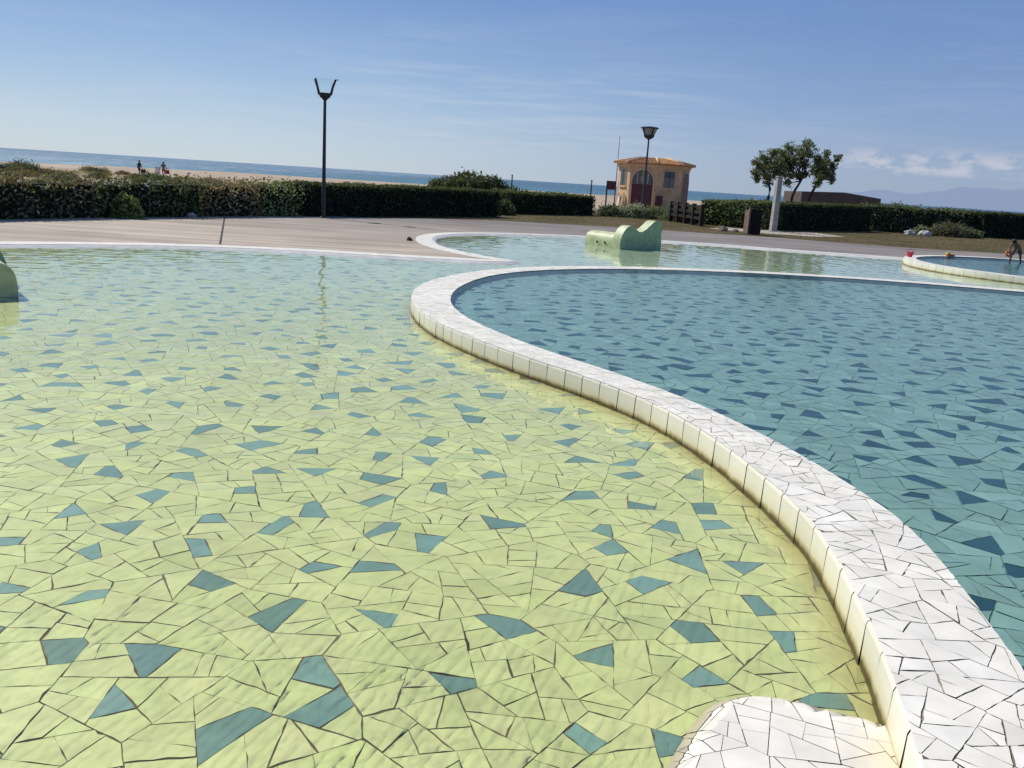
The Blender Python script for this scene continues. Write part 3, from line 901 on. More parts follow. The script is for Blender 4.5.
# white broken-tile entry step beside the kerb
STEP = [(1.45, 2.3), (1.30, 2.50), (1.10, 2.595), (0.95, 2.645), (0.83, 2.650), (0.72, 2.595), (0.64, 2.49), (0.56, 2.35), (0.48, 2.18), (0.3, 1.6), (0.25, 1.0), (0.6, 0.8), (1.3, 0.8), (1.5, 1.5)]
STEP.reverse()
stepd = catmull(STEP, True, 0.06)
if area(stepd) < 0: stepd.reverse()
def seg_d(x, y):
    best = 9
    for i in range(len(stepd)):
        a = stepd[i]; b = stepd[(i + 1) % len(stepd)]
        ab = b - a; t = max(0, min(1, ((x - a.x) * ab.x + (y - a.y) * ab.y) / max(ab.length_squared, 1e-9)))
        best = min(best, math.hypot(x - a.x - ab.x * t, y - a.y - ab.y * t))
    return best
def step_z(x, y):
    if not inside([(p.x, p.y) for p in stepd], x, y): return -0.048
    # the right-hand side runs level into the kerb
    d = seg_d(x, y)
    t = min(d / 0.085, 1); t = 1 - (1 - t) ** 2
    return -0.046 + 0.068 * t
rs = random.Random(4)
S = mosaic(0.1, 0.7, 1.6, 2.9, 0.36, 0.005, 0.022, rs)
pts = [(x, y) for x in np.arange(0.1, 1.5, 0.06) for y in np.arange(0.8, 2.8, 0.06) if inside([(p.x, p.y) for p in stepd], x, y) and seg_d(x, y) > 0.03]
v, f = sheet([(p.x, p.y) for p in stepd], [], pts)
st = link('tiled_step', mesh_data('tiled_step', [(x, y, step_z(x, y) - 0.014) for x, y in v], f, smooth=True), M['white_grout'])
tag(st, 'low rounded white broken tile step in the shallow green pool, touching the kerb', 'step')
V = []; F = []; C = []
stl = [(p.x, p.y) for p in stepd]
for P in S:
    Q = inset(P, rs, 0.0005, 0.0026)
    if not Q: continue
    # trim shards along the outline (the outline is locally convex)
    cx, cy = centroid(Q)
    for i in range(len(stl)):
        a = stl[i]; b = stl[(i + 1) % len(stl)]
        L_ = math.hypot(b[0] - a[0], b[1] - a[1])
        if L_ < 1e-6: continue
        nx, ny = (b[1] - a[1]) / L_, -(b[0] - a[0]) / L_
        Q = clip(Q, nx, ny, a[0] * nx + a[1] * ny - 0.004)
        if len(Q) < 3: break
    if len(Q) < 3 or area(Q) < 0.0005: continue
    k = rs.gauss(1, 0.03)
    # fan of small triangles so the shard follows the rounded edge
    cx, cy = centroid(Q); b = len(V)
    ring = []
    for i in range(len(Q)):
        a, c2 = Q[i], Q[(i + 1) % len(Q)]
        for q in range(3): ring.append((a[0] + (c2[0] - a[0]) * q / 3, a[1] + (c2[1] - a[1]) * q / 3))
    V.append((cx, cy, step_z(cx, cy)))
    for p in ring: V.append((p[0], p[1], step_z(*p)))
    m = len(ring)
    for i in range(m):
        F.append((b, b + 1 + i, b + 1 + (i + 1) % m))
        for vi in (b, b + 1 + i, b + 1 + (i + 1) % m):
            z = V[vi][2]; w = min(max((0.022 - z) / 0.06, 0), 1)
            xx, yy = V[vi][0], V[vi][1]
            kd = min((Vector((xx, yy)) - q).length for q in blue_out[::3]); w = max(w, 0.9 * max(0, 1 - kd / 0.16)) if yy > 1.5 else w
            C.append((0.78 * k * (1 - 0.08 * w), 0.735 * k * (1 - 0.17 * w), 0.63 * k * (1 - 0.36 * w)))
link('step_tiles', mesh_data('step_tiles', V, F, C, smooth=False), M['white_tile'], st)

# drain slot across the paving and two dark marks on it
tag(MB().box((0, 0, 0), (0.042, 8.0, 0.012)).build('drain_channel', M['hole']), 'thin dark drain slot crossing the paving from hedge to pool', 'drain')
d = bpy.data.objects['drain_channel']; a = Vector((-8.51, 25.69)); b = Vector((-5.84, 17.35)); mid = (a + b) / 2
d.location = (mid.x, mid.y, 0.027); d.rotation_euler = (0, 0, math.atan2(-(b - a).x, (b - a).y)); d.scale = (1, (b - a).length / 8.0, 1)

# ------------------------------------------------------------------ vegetation
def leaf_cloud(P, Nrm, size, cols, r, flatn=0.5):
    """diamond leaves at points P with normals roughly Nrm; numpy arrays"""
    n = len(P)
    d = r.normal(size=(n, 3)); nn = Nrm * flatn + d * (1 - flatn) ; nn /= np.linalg.norm(nn, axis=1)[:, None] + 1e-9
    t = np.cross(nn, r.normal(size=(n, 3))); t /= np.linalg.norm(t, axis=1)[:, None] + 1e-9
    b = np.cross(nn, t)
    s = (size * r.uniform(0.6, 1.4, n))[:, None]
    w = s * r.uniform(0.35, 0.6, n)[:, None]
    V = np.stack([P - t * s, P + b * w, P + t * s, P - b * w], axis=1).reshape(-1, 3)
    F = np.arange(4 * n).reshape(-1, 4)
    return V, F, cols

def leafcols(base, n, r, var=0.42, hue=0.15):
    k = 1.65 * np.exp(r.normal(0, var, n))[:, None]
    c = np.array(base)[None, :] * k
    c *= 1 + r.normal(0, hue, (n, 3)) * np.array([1, .5, .8])[None, :]
    return np.clip(c, 0.004, 0.6)

def lownoise(P, sc, seed):
    return np.array([noise.noise(Vector((p[0] * sc, p[1] * sc, p[2] * sc + seed))) for p in P])

def hedge(p0, p1, depth, h0, h1, base, label, seed, dens=260, leaf=0.055, rag=0.10, top_tint=None, group='clipped hedges around the pool garden', base_z=0.0, name='hedge', lump=0.1, brown=None, flowers=0):
    r = np.random.default_rng(seed)
    p0 = np.array(p0); p1 = np.array(p1); L = np.linalg.norm(p1 - p0); u = (p1 - p0) / L; w = np.array([-u[1], u[0]])
    H = max(h0, h1)
    faces = []
    # (n points, generator s,t,h)
    nF = int(L * H * dens); nT = int(L * depth * dens); nS = int(depth * H * dens)
    S = np.concatenate([r.uniform(0, L, nF), r.uniform(0, L, nT), np.zeros(nS), np.full(nS, L), r.uniform(0, L, nF // 2)])
    T = np.concatenate([np.zeros(nF), r.uniform(0, depth, nT), r.uniform(0, depth, nS), r.uniform(0, depth, nS), np.full(nF // 2, depth)])
    Z = np.concatenate([r.uniform(0, 1, nF), np.ones(nT), r.uniform(0, 1, nS), r.uniform(0, 1, nS), r.uniform(0, 1, nF // 2)])
    Nn = np.concatenate([np.tile([0, -1, 0.25], (nF, 1)), np.tile([0, 0, 1], (nT, 1)), np.tile([-1, 0, .2], (nS, 1)), np.tile([1, 0, .2], (nS, 1)), np.tile([0, 1, .2], (nF // 2, 1))]).astype(float)
    hh = h0 + (h1 - h0) * S / L
    ln = lownoise(np.stack([S, T, Z * hh], 1), 0.9, seed * 3.1) ; ln2 = lownoise(np.stack([S, T, Z * hh], 1), 2.6, seed * 1.7)
    off = lump * ln + lump * 0.6 * ln2 + r.normal(0, rag * 0.5, len(S)) - 0.03
    loc = np.stack([S, T, Z * hh], 1) + Nn * off[:, None]
    shoots = (Z > 0.93) & (r.random(len(Z)) < rag * 0.6)
    off = off + shoots * np.abs(r.normal(0, rag * 1.1, len(Z)))
    loc[:, 2] = np.clip(loc[:, 2], 0.02, None)
    P = np.stack([p0[0] + u[0] * loc[:, 0] + w[0] * loc[:, 1], p0[1] + u[1] * loc[:, 0] + w[1] * loc[:, 1], loc[:, 2] + base_z], 1)
    NW = np.stack([u[0] * Nn[:, 0] + w[0] * Nn[:, 1], u[1] * Nn[:, 0] + w[1] * Nn[:, 1], Nn[:, 2]], 1)
    C = leafcols(base, len(P), r)
    if top_tint is not None:
        k = (np.clip((Z - 0.86) / 0.14, 0, 1) * r.uniform(0.2, 1, len(Z)))[:, None]
        C = C * (1 - k) + np.array(top_tint)[None] * k
    if brown is not None:
        k = np.clip(ln * 2.2 + 0.25, 0, 1)[:, None] * 0.8
        C = C * (1 - k) + np.array(brown)[None] * k * np.exp(r.normal(0, .3, len(P)))[:, None]
    C *= (1 + 0.5 * np.clip(ln2, -1, 1))[:, None]
    V, F, C = leaf_cloud(P, NW, leaf, C, r, 0.45)
    me = mesh_np(name, V, F, C)
    o = link(name, me, M['leaf'])
    tag(o, label, 'hedge', group)
    mb = MB()
    n = max(2, int(L / 0.6)); V = []; F = []
    ins = 0.10
    for i in range(n + 1):
        s = ins + (L - 2 * ins) * i / n; h = (h0 + (h1 - h0) * s / L) - 0.05 + 0.04 * noise.noise(Vector((s, seed, 0)))
        for (t, z) in ((ins, 0.0), (ins + 0.03, h), (depth - ins, h), (depth - ins, 0.0)):
            V.append((p0[0] + u[0] * s + w[0] * t, p0[1] + u[1] * s + w[1] * t, z + base_z))
    for i in range(n):
        for k in range(3): F.append((i * 4 + k, (i + 1) * 4 + k, (i + 1) * 4 + k + 1, i * 4 + k + 1))
    F.append((0, 1, 2, 3)); F.append((n * 4 + 3, n * 4 + 2, n * 4 + 1, n * 4))
    mb.add(V, F); mb.build('inner_twigs', M['core'], o)
    if flowers:
        for _ in range(flowers):
            s = r.uniform(0, L); t = r.uniform(-0.08, depth * .6); h = h0 + (h1 - h0) * s / L
            x = p0[0] + u[0] * s + w[0] * t; y = p0[1] + u[1] * s + w[1] * t; z = h + r.uniform(-.16, .08)
            MB().sphere((x, y, z + base_z), (0.035, 0.035, 0.028), 6, 4).build('flower_head', M['flower'], o)
    return o

DARK = (0.024, 0.034, 0.021); MID = (0.050, 0.066, 0.030); OLIVE = (0.085, 0.088, 0.04)
HG = 'hedges around the pool garden'
hedge((-12.6, 17.6), (-10.63, 22.59), 1.1, 0.88, 0.88, (0.10, 0.098, 0.066), 'dark ragged hedge at the left end of the paving, brownish on top', 1, 330, 0.05, 0.2, (0.11, 0.095, 0.055), HG, lump=0.12, brown=(0.17, 0.13, 0.095), flowers=5)
hedge((-10.63, 22.59), (-9.08, 25.72), 1.1, 0.88, 0.95, (0.078, 0.092, 0.05), 'dark green hedge with white flower heads on top, behind the round green bush', 2, 330, 0.05, 0.18, (0.085, 0.092, 0.045), HG, lump=0.12, flowers=34)
hedge((-9.05, 25.8), (-8.1, 27.75), 1.2, 0.93, 0.95, (0.24, 0.19, 0.12), 'brownish dry hedge section just right of the drain slot', 3, 330, 0.05, 0.2, (0.15, 0.12, 0.07), HG, lump=0.12, brown=(0.19, 0.125, 0.085))
hedge((-8.1, 27.75), (-7.0, 29.7), 1.2, 0.95, 0.98, (0.17, 0.19, 0.095), 'loose olive green hedge section to the left of the black lamp post', 4, 330, 0.05, 0.2, (0.12, 0.12, 0.06), HG, lump=0.14)
hedge((-6.9, 29.35), (-4.2, 33.6), 1.5, 1.09, 1.11, DARK, 'square trimmed dark hedge directly behind the black lamp post', 5, 330, 0.05, 0.06, (0.13, 0.14, 0.055), HG, lump=0.05)
hedge((-4.2, 33.6), (-0.95, 38.4), 1.6, 1.11, 1.11, DARK, 'trimmed dark hedge block with squared end left of the pool sculpture', 6, 330, 0.05, 0.06, (0.11, 0.125, 0.05), HG, lump=0.05)
hedge((-0.7, 42.6), (3.8, 47.6), 1.6, 1.02, 1.04, (0.034, 0.046, 0.025), 'lower trimmed hedge block ending just left of the ochre house', 7, 300, 0.055, 0.09, (0.13, 0.135, 0.055), HG, lump=0.1)
hedge((8.75, 44.7), (11.4, 42.2), 1.6, 1.22, 1.27, (0.085, 0.11, 0.045), 'mid green leafy hedge right of the wooden fence, behind the bin', 8, 330, 0.06, 0.1, (0.15, 0.16, 0.06), HG, lump=0.1)
hedge((11.4, 42.2), (19.3, 49.9), 1.8, 1.29, 1.41, (0.024, 0.034, 0.022), 'long flat topped very dark hedge behind the concrete column', 9, 230, 0.055, 0.05, (0.12, 0.13, 0.055), HG, lump=0.04)
hedge((19.6, 51.0), (26.2, 52.1), 1.8, 1.42, 1.40, (0.075, 0.092, 0.05), 'uneven leafy hedge below the distant mountains, shrubs at its foot', 10, 260, 0.06, 0.16, (0.11, 0.12, 0.05), HG, lump=0.2)
hedge((26.2, 51.6), (36, 56.5), 1.8, 1.44, 1.46, (0.022, 0.032, 0.022), 'dark trimmed hedge at the far right behind the bathing child', 11, 200, 0.06, 0.06, (0.10, 0.11, 0.05), HG, lump=0.06)

def bush(x, y, z, rx, ry, rz, base, label, seed, n=1800, leaf=0.05, name='bush', cat='bush', group=None, spiky=0.07, tip=None):
    r = np.random.default_rng(seed)
    d = r.normal(size=(n, 3)); d[:, 2] = np.abs(d[:, 2]) * 0.9 ; d /= np.linalg.norm(d, axis=1)[:, None]
    ln = lownoise(d, 2.2, seed * 2.3)
    rad = 0.86 + 0.26 * ln + r.normal(0, spiky, n) - r.uniform(0, .25, n) ** 2
    P = d * rad[:, None] * np.array([rx, ry, rz])[None]
    P[:, 2] = np.clip(P[:, 2], 0.01, None)
    C = leafcols(base, n, r, 0.35)
    if tip is not None:
        k = np.clip(d[:, 2] * 0.8 + 0.3 * ln, 0, 1)[:, None]
        C = C * (1 - k) + np.array(tip)[None] * k * np.exp(r.normal(0, .25, n))[:, None]
    C *= (1 + 0.55 * ln)[:, None]
    V, F, C = leaf_cloud(P, d, leaf, C, r, 0.35)
    o = link(name, mesh_np(name, V, F, C), M['leaf']); o.location = (x, y, z)
    tag(o, label, cat, group)
    mb = MB(); mb.sphere((0, 0, rz * 0.18), (rx * 0.70, ry * 0.70, rz * 0.6), 12, 8)
    mb.build('inner_twigs', M['core'], o)
    return o
bush(-10.2, 23.15, 0.03, 0.46, 0.4, 0.62, (0.12, 0.155, 0.055), 'small round bright green bush in front of the left hedge', 20, 1800, 0.045, spiky=0.06)
bush(-2.6, 45.5, 0.0, 3.0, 1.6, 1.86, (0.05, 0.064, 0.032), 'large domed dark green bush rising behind the trimmed hedges', 21, 13000, 0.085, spiky=0.05, tip=(0.095, 0.105, 0.055))
bush(-1.0, 41.0, 0.03, 0.7, 0.6, 0.75, (0.05, 0.06, 0.03), 'small olive bush in the gap between two trimmed hedges', 22, 1500, 0.06)
bush(-0.4, 47.2, 0.0, 1.5, 1.2, 1.25, (0.05, 0.06, 0.03), 'sprawling bush tail to the right of the domed bush', 23, 2600, 0.07)
FG = 'low shrubs in front of the ochre house'
for i, (x, y, rx, rz, b, tp, lab) in enumerate([
    (4.7, 48.2, 0.85, 0.62, (0.06, 0.075, 0.04), (0.12, 0.13, 0.08), 'low shrub at the end of the hedge left of the ochre house'),
    (5.9, 48.2, 0.9, 0.70, (0.11, 0.13, 0.08), (0.34, 0.34, 0.27), 'low pale flowering shrub below the left window of the ochre house'),
    (7.05, 48.4, 0.8, 0.62, (0.08, 0.095, 0.05), (0.17, 0.19, 0.10), 'low grey green shrub around the foot of the second lamp post'),
    (7.9, 47.2, 0.7, 0.66, (0.075, 0.088, 0.05), (0.15, 0.165, 0.10), 'grey green shrub between the second lamp post and the wooden fence')]):
    bush(x, y, 0.02, rx, 0.7, rz, b, lab, 30 + i, 2400, 0.05, 'shrub', 'shrub', FG, 0.16, tp)
bush(23.2, 49.4, 0.03, 1.1, 0.8, 0.78, (0.10, 0.095, 0.06), 'dry brownish shrub at the foot of the right hedge', 40, 2600, 0.05, 'shrub', 'shrub', None, 0.12, (0.13, 0.12, 0.08))
bush(24.5, 49.6, 0.03, 0.8, 0.6, 0.55, (0.07, 0.08, 0.05), 'low grey green shrub right of the dry brownish shrub', 41, 1600, 0.05, 'shrub', 'shrub', None, 0.12)
bush(21.8, 49.4, 0.03, 0.55, 0.5, 0.5, (0.11, 0.115, 0.08), 'small pale shrub beside the light rocks at the right hedge', 42, 1200, 0.05, 'shrub', 'shrub', None, 0.12)
bush(34.4, 56.5, 0.0, 1.3, 1.3, 2.1, (0.09, 0.075, 0.05), 'brownish shrub top poking above the far right hedge', 43, 2500, 0.07, 'shrub', 'shrub', None, 0.12)

# dune shrubs, each on its own spot on the sand
dune = [(-39.3, 68.2, 1.9, 1.0), (-37.2, 66.5, 1.4, 0.75), (-40.8, 73.2, 1.9, 1.15), (-42.6, 76.5, 2.2, 1.35), (-40.6, 74.5, 1.6, 1.05), (-38.9, 73.8, 1.5, .65), (-36.4, 72.0, 1.2, .42), (-50.4, 104.8, 1.4, .7),
        (-47.0, 99.0, 1.9, 1.0), (-45.6, 97.8, 1.4, .8), (-44.8, 101, 1.2, .6), (-30.4, 59.2, 1.2, .55), (-30.9, 56.5, 1.1, .5), (-32.7, 69.5, 1.3, .7), (-33.4, 78.0, 1.2, .6), (-31.8, 76.8, 1.5, .85),
        (-30.4, 75.5, 1.2, .75), (-28.9, 76, 1.4, .6), (-34.5, 68, 1.3, .5), (-27.0, 78, 1.5, .6), (-36, 62.5, 1.2, .4), (-26, 62, 1.2, .5), (-24.5, 70, 1.3, .55), (-22.6, 66, 1.3, .5), (-40, 64, 1.2, .5), (-29, 50, 1.2, .5), (-31.5, 52, 1.2, .45), (-26.5, 52, 1.1, .45)]
kinds = [('dark green', (0.05, 0.058, 0.03), None), ('brownish', (0.11, 0.09, 0.05), (0.17, 0.14, 0.085)), ('olive', (0.08, 0.082, 0.042), (0.13, 0.12, 0.07)), ('grey green', (0.075, 0.085, 0.055), None)]
for i, (x, y, rx, rz) in enumerate(dune):
    k = kinds[[0, 1, 0, 0, 0, 1, 2, 2, 1, 2, 1, 2, 1, 2, 1, 0, 3, 2, 1, 3, 1, 2, 3, 2, 1, 2, 1, 3][i]]
    bush(x, y, ground_z(x, y) - 0.05, rx * 0.7, rx * 0.7, rz * 0.8, k[1], '%s dune shrub on the beach sand behind the left hedge' % k[0], 60 + i, 900, 0.075, 'dune_shrub', 'shrub', 'dune shrubs on the beach', 0.16, k[2])

# dry grass blades: tufts on the lawn strip and on the dunes
def grass(name, pts, h, base, seed, label, sparse=1.0):
    r = np.random.default_rng(seed); n = len(pts)
    P = np.array(pts); a = r.uniform(0, 2 * math.pi, n); hh = h * r.uniform(0.5, 1.4, n); w = h * 0.10
    lean = r.normal(0, 0.3, (n, 2)) * hh[:, None]
    dx = np.cos(a) * w; dy = np.sin(a) * w
    V = np.empty((n, 4, 3))
    V[:, 0] = P - np.stack([dx, dy, np.zeros(n)], 1); V[:, 1] = P + np.stack([dx, dy, np.zeros(n)], 1)
    top = P + np.stack([lean[:, 0], lean[:, 1], hh], 1)
    V[:, 2] = top + np.stack([dx, dy, np.zeros(n)], 1) * .2; V[:, 3] = top - np.stack([dx, dy, np.zeros(n)], 1) * .2
    C = leafcols(base, n, r, 0.35, 0.12)
    o = link(name, mesh_np(name, V.reshape(-1, 3), np.arange(4 * n).reshape(-1, 4), C), M['leaf'])
    tag(o, label, 'grass', None, 'stuff')
gp = []
rg = random.Random(9)
while len(gp) < 26000:
    x = rg.uniform(-5, 40); y = rg.uniform(31, 57)
    if inside(LAWN, x, y) and not inside([(p.x, p.y) for p in pave_out], x, y):
        if noise.noise(Vector((x * .35, y * .6, 2))) > rg.uniform(-.5, .45): gp.append((x, y, 0.018))
grass('grass', gp, 0.055, (0.095, 0.078, 0.036), 8, 'short dry grass on the strip between paving and hedges')
gp = []
while len(gp) < 5000:
    x = rg.uniform(-62, -12); y = rg.uniform(30, 98)
    if x > -0.66 * y - 2 and x < -0.26 * y and y > 26 - (x + 9) * 1.0 and noise.noise(Vector((x * .18, y * .18, 7))) > rg.uniform(-.1, .5):
        gp.append((x, y, ground_z(x, y)))
grass('dune_grass', gp, 0.24, (0.17, 0.14, 0.085), 12, 'thin dry dune grass scattered on the sand')

# three trees leaning in the wind
def tree(trunk, blobs, label, seed, n=2600):
    base = Vector(trunk[0]); base.z = -0.1
    o = empty('tree', base)
    tag(o, label, 'tree', 'trees behind the right hedge')
    r = np.random.default_rng(seed); rr = random.Random(seed)
    mb = MB()
    L = [Vector(p) - base for p in trunk]
    mb.tube([Vector((L[0].x, L[0].y, 0))] + L, [0.12, 0.10, 0.085, 0.07], 8)
    for (x, y, z, rad) in blobs:
        c = Vector((x, y, z)) - base; m = L[-1].lerp(c, 0.5) + Vector((rr.uniform(-.1, .1), rr.uniform(-.2, .2), rr.uniform(-.05, .15)))
        mb.tube([L[-1], m, c], [0.055, 0.035, 0.015], 6)
        for _ in range(4):
            e = c + Vector((rr.gauss(0, 1), rr.gauss(0, 1), rr.gauss(0, .8))).normalized() * rad * .8
            mb.tube([m.lerp(c, .6), e], [0.025, 0.008], 5)
    mb.build('trunk', M['bark'], o, True)
    Ps = []; Ns = []; Cs = []
    for (x, y, z, rad) in blobs:
        c = np.array((x, y, z)) - np.array(base)
        # clumps of leaves spread through the blob
        nc = max(10, int(36 * rad / 0.45))
        for k in range(nc):
            d = r.normal(size=3); d /= np.linalg.norm(d); q = c + d * rad * r.uniform(0.15, 1.12) * np.array([1, 1.3, 0.9])
            m = int(r.integers(10, 34)); sp = rad * r.uniform(.12, .34)
            pts = q + r.normal(0, sp, (m, 3)) * np.array([1, 1, .75])
            Ps.append(pts); Ns.append(np.tile(d + [0, 0, .5], (m, 1)))
            tone = math.exp(r.normal(0, .38))
            Cs.append(leafcols(np.array((0.072, 0.082, 0.042)) * tone, m, r, .28))
    P = np.concatenate(Ps); N = np.concatenate(Ns); C = np.concatenate(Cs)
    V, F, C = leaf_cloud(P, N, 0.058, C, r, 0.3)
    link('crown', mesh_np('crown', V, F, C), M['leaf'], o)
    return o
def bl(L, y0=60, seed=0):
    r = random.Random(seed); return [(x, y0 + r.uniform(-.8, .8), z, rad) for x, z, rad in L]
tree([(16.1, 60, 1.5), (16.15, 60, 2.0), (15.94, 60.0, 2.6)], bl([(14.83, 3.62, 0.30), (15.22, 3.07, 0.34), (15.57, 3.99, 0.47), (15.98, 4.35, 0.34), (16.02, 3.5, 0.58), (16.5, 2.95, 0.41), (16.04, 2.42, 0.30), (16.56, 3.92, 0.54), (15.65, 2.85, 0.41), (15.1, 3.4, 0.2), (15.5, 3.45, .5), (16.4, 3.4, .45), (15.3, 2.6, .25)], 60, 1), 'leftmost of three trees, crown spreading left over the concrete column', 101)
tree([(17.71, 60.2, 1.6), (17.85, 60.2, 2.08), (18.15, 60.2, 2.68)], bl([(16.95, 4.4, 0.47), (17.42, 4.75, 0.41), (18.05, 4.92, 0.42), (18.32, 4.47, 0.45), (17.66, 3.99, 0.62), (17.3, 3.5, 0.48), (18.25, 3.75, 0.45), (17.45, 2.95, 0.36), (17.1, 3.9, .45), (18.05, 4.35, .45), (17.0, 3.1, .35), (17.2, 2.5, .26), (18.3, 3.15, .35)], 60.2, 2), 'middle and tallest tree of the group of three', 102)
tree([(18.72, 59.8, 1.6), (18.95, 59.8, 2.21), (19.22, 59.8, 2.68)], bl([(18.9, 4.0, 0.42), (19.5, 4.5, 0.30), (20.18, 4.27, 0.27), (19.36, 3.62, 0.5), (20.06, 3.69, 0.34), (19.04, 3.05, 0.40), (19.75, 2.86, 0.28), (20.13, 3.18, 0.26), (18.75, 3.45, .4), (19.0, 2.55, .3), (19.8, 4.0, .35), (19.6, 3.2, .4)], 59.8, 3), 'rightmost of three trees, with a trunk leaning right', 103)

# ------------------------------------------------------------------ lamp posts
def lamp(name, x, y, z, H, head_w, label, lens):
    o = empty(name, (x, y, z)); tag(o, label, 'street lamp', 'lamp posts around the pool')
    hw = head_w / 2
    MB().lathe([(0.11, 0), (0.11, 0.03), (0.075, 0.05), (0.07, 0.9), (0.062, 0.92), (0.045, H - 0.62)], n=14).build('pole', M['pole'], o, 'auto')
    MB().lathe([(0.05, H - 0.64), (hw * .26, H - 0.60), (hw * .48, H - 0.54), (hw * .60, H - 0.46), (hw * .60, H - 0.42), (0.02, H - 0.42)], n=18).build('bowl', M['black'], o, 'auto')
    for k in range(4 if lens else 2):
        a = k * math.pi / (2 if lens else 1) + (0.4 if lens else math.pi)
        ca, sa = math.cos(a), math.sin(a)
        MB().tube([(hw * .55 * ca, hw * .55 * sa, H - 0.47), (hw * .72 * ca, hw * .72 * sa, H - 0.25), (hw * .96 * ca, hw * .96 * sa, H - 0.0)], [0.042, 0.036, 0.044], 8).build('arm', M['black'], o, True)
    if lens:
        MB().lathe([(hw * .44, H - 0.415), (hw * .80, H - 0.05), (hw * .80, H - 0.03)], n=18).build('lens', M['frost'], o, 'auto')
        MB().lathe([(hw * 1.05, H - 0.03), (hw * 1.08, H), (hw * .9, H + 0.05), (0.05, H + 0.09)], n=24).build('cap', M['black'], o, 'auto')
    else:
        # open clear cone and thin glass disc
        V = MB()
        n = 22; P = []
        for (rr, zz) in ((hw * .5, H - 0.415), (hw * .86, H - 0.02)):
            for k in range(n): P.append((rr * math.cos(2 * math.pi * k / n), rr * math.sin(2 * math.pi * k / n), zz))
        V.add(P, [(k, (k + 1) % n, n + (k + 1) % n, n + k) for k in range(n)]); V.build('lens', M['clear'], o, True)
        MB().lathe([(hw * 1.02, H - 0.012), (hw * 1.02, H + 0.006)], n=24).build('cap', M['clear'], o, False)
        MB().box((hw * 1.12, 0.0, H - 0.005), (0.12, 0.04, 0.02)).build('latch', M['pole'], o)
    return o
lamp('lamp_post', -6.42, 29.05, 0.03, 4.27, 0.66, 'tall black lamp post with clear open Y shaped head in front of the trimmed hedge', False)
lamp('lamp_post', 6.88, 52.3, 0.0, 4.92, 0.98, 'black lamp post with capped frosted lens standing in front of the ochre house', True)

# ------------------------------------------------------------------ beach house
hc = Vector((10.85, 77.2)); ap = 2.76; hs = ap * 0.8284
ha = math.atan2(-0.902, -0.432)      # direction of the arched door face
house = empty('beach_house', (hc.x, hc.y, -0.35)); tag(house, 'small octagonal ochre beach house with terracotta roof and dark red arched door', 'house')
def octo(a_, z, k0=0): return [(a_ / math.cos(math.pi / 8) * math.cos(ha + math.pi / 8 + k * math.pi / 4), a_ / math.cos(math.pi / 8) * math.sin(ha + math.pi / 8 + k * math.pi / 4), z) for k in range(8)]
EZ = 3.86
mb = MB(); lo = octo(ap, 0); hi = octo(ap, EZ)
mb.add(lo + hi, [(k, (k + 1) % 8, 8 + (k + 1) % 8, 8 + k) for k in range(8)]); mb.build('wall', M['stucco'], house)
mb = MB()
for z0, z1, e in ((EZ - 0.28, EZ - 0.10, 0.07), (EZ - 0.10, EZ + 0.02, 0.16)):
    A = octo(ap + e, z0); B = octo(ap + e, z1)
    mb.add(A + B, [(k, (k + 1) % 8, 8 + (k + 1) % 8, 8 + k) for k in range(8)] + [tuple(reversed(range(8))), tuple(range(8, 16))])
mb.build('cornice', M['trim'], house)
mb = MB(); A = octo(ap + 0.42, EZ + 0.0); B = octo(ap + 0.42, EZ + 0.09); top = (0, 0, EZ + 0.62)
T8 = octo(1.0, EZ + 0.55)
mb.add(A + B + T8 + [top], [(k, (k + 1) % 8, 8 + (k + 1) % 8, 8 + k) for k in range(8)] + [(8 + k, 8 + (k + 1) % 8, 16 + (k + 1) % 8, 16 + k) for k in range(8)] + [(16 + k, 16 + (k + 1) % 8, 24) for k in range(8)] + [tuple(reversed(range(8)))])
roof = mb.build('roof', M['roof'], house)
for k in range(8):
    b = Vector(B[k])
    t8 = Vector(T8[k]); MB().tube([b + Vector((0, 0, .03)), b.lerp(t8, .5) + Vector((0, 0, .04)), t8 + Vector((0, 0, .03))], 0.095, 7).build('ridge', M['ridge'], roof, True)
mb = MB()      # rows of barrel tiles: thin raised ribs down every slope
for k in range(8):
    a = Vector(B[k]); b = Vector(B[(k + 1) % 8]); t = Vector(top)
    for j in range(1, 9):
        f = j / 9; p = a.lerp(b, f); lim = 1 - abs(2 * f - 1)
        q = p.lerp(t.lerp((a + b) / 2, 0), 0) ; mid = (a + b) / 2; dirv = (t - mid)
        tm = (Vector(T8[k]) + Vector(T8[(k + 1) % 8])) / 2
        q = p + (tm - mid) * min(1.0, lim * 1.45)
        mb.tube([p + Vector((0, 0, .015)), q + Vector((0, 0, .015))], 0.05, 5)
mb.build('tile_rib', M['roof'], roof)
def face_frame(k):
    a = ha + k * math.pi / 4
    n = Vector((math.cos(a), math.sin(a), 0)); t = Vector((-math.sin(a), math.cos(a), 0)); t = -t if False else t
    return n, t
def on_face(k, s, z, d):
    n, t = face_frame(k); return n * (ap + d) + t * s + Vector((0, 0, z))
def arch_poly(w, z0, z1, n=14):
    r_ = w / 2; zc = z1 - r_
    return [(-r_, z0), (r_, z0)] + [(r_ * math.cos(math.pi * i / n), zc + r_ * math.sin(math.pi * i / n)) for i in range(n + 1)]
def slab(k, poly, d0, d1, name, mat, parent):
    mb = MB(); mb.prism(poly, lambda p: on_face(k, p[0], p[1], d0), lambda p: on_face(k, p[0], p[1], d1)); return mb.build(name, mat, parent)
def rect(x0, x1, z0, z1): return [(x0, z0), (x1, z0), (x1, z1), (x0, z1)]
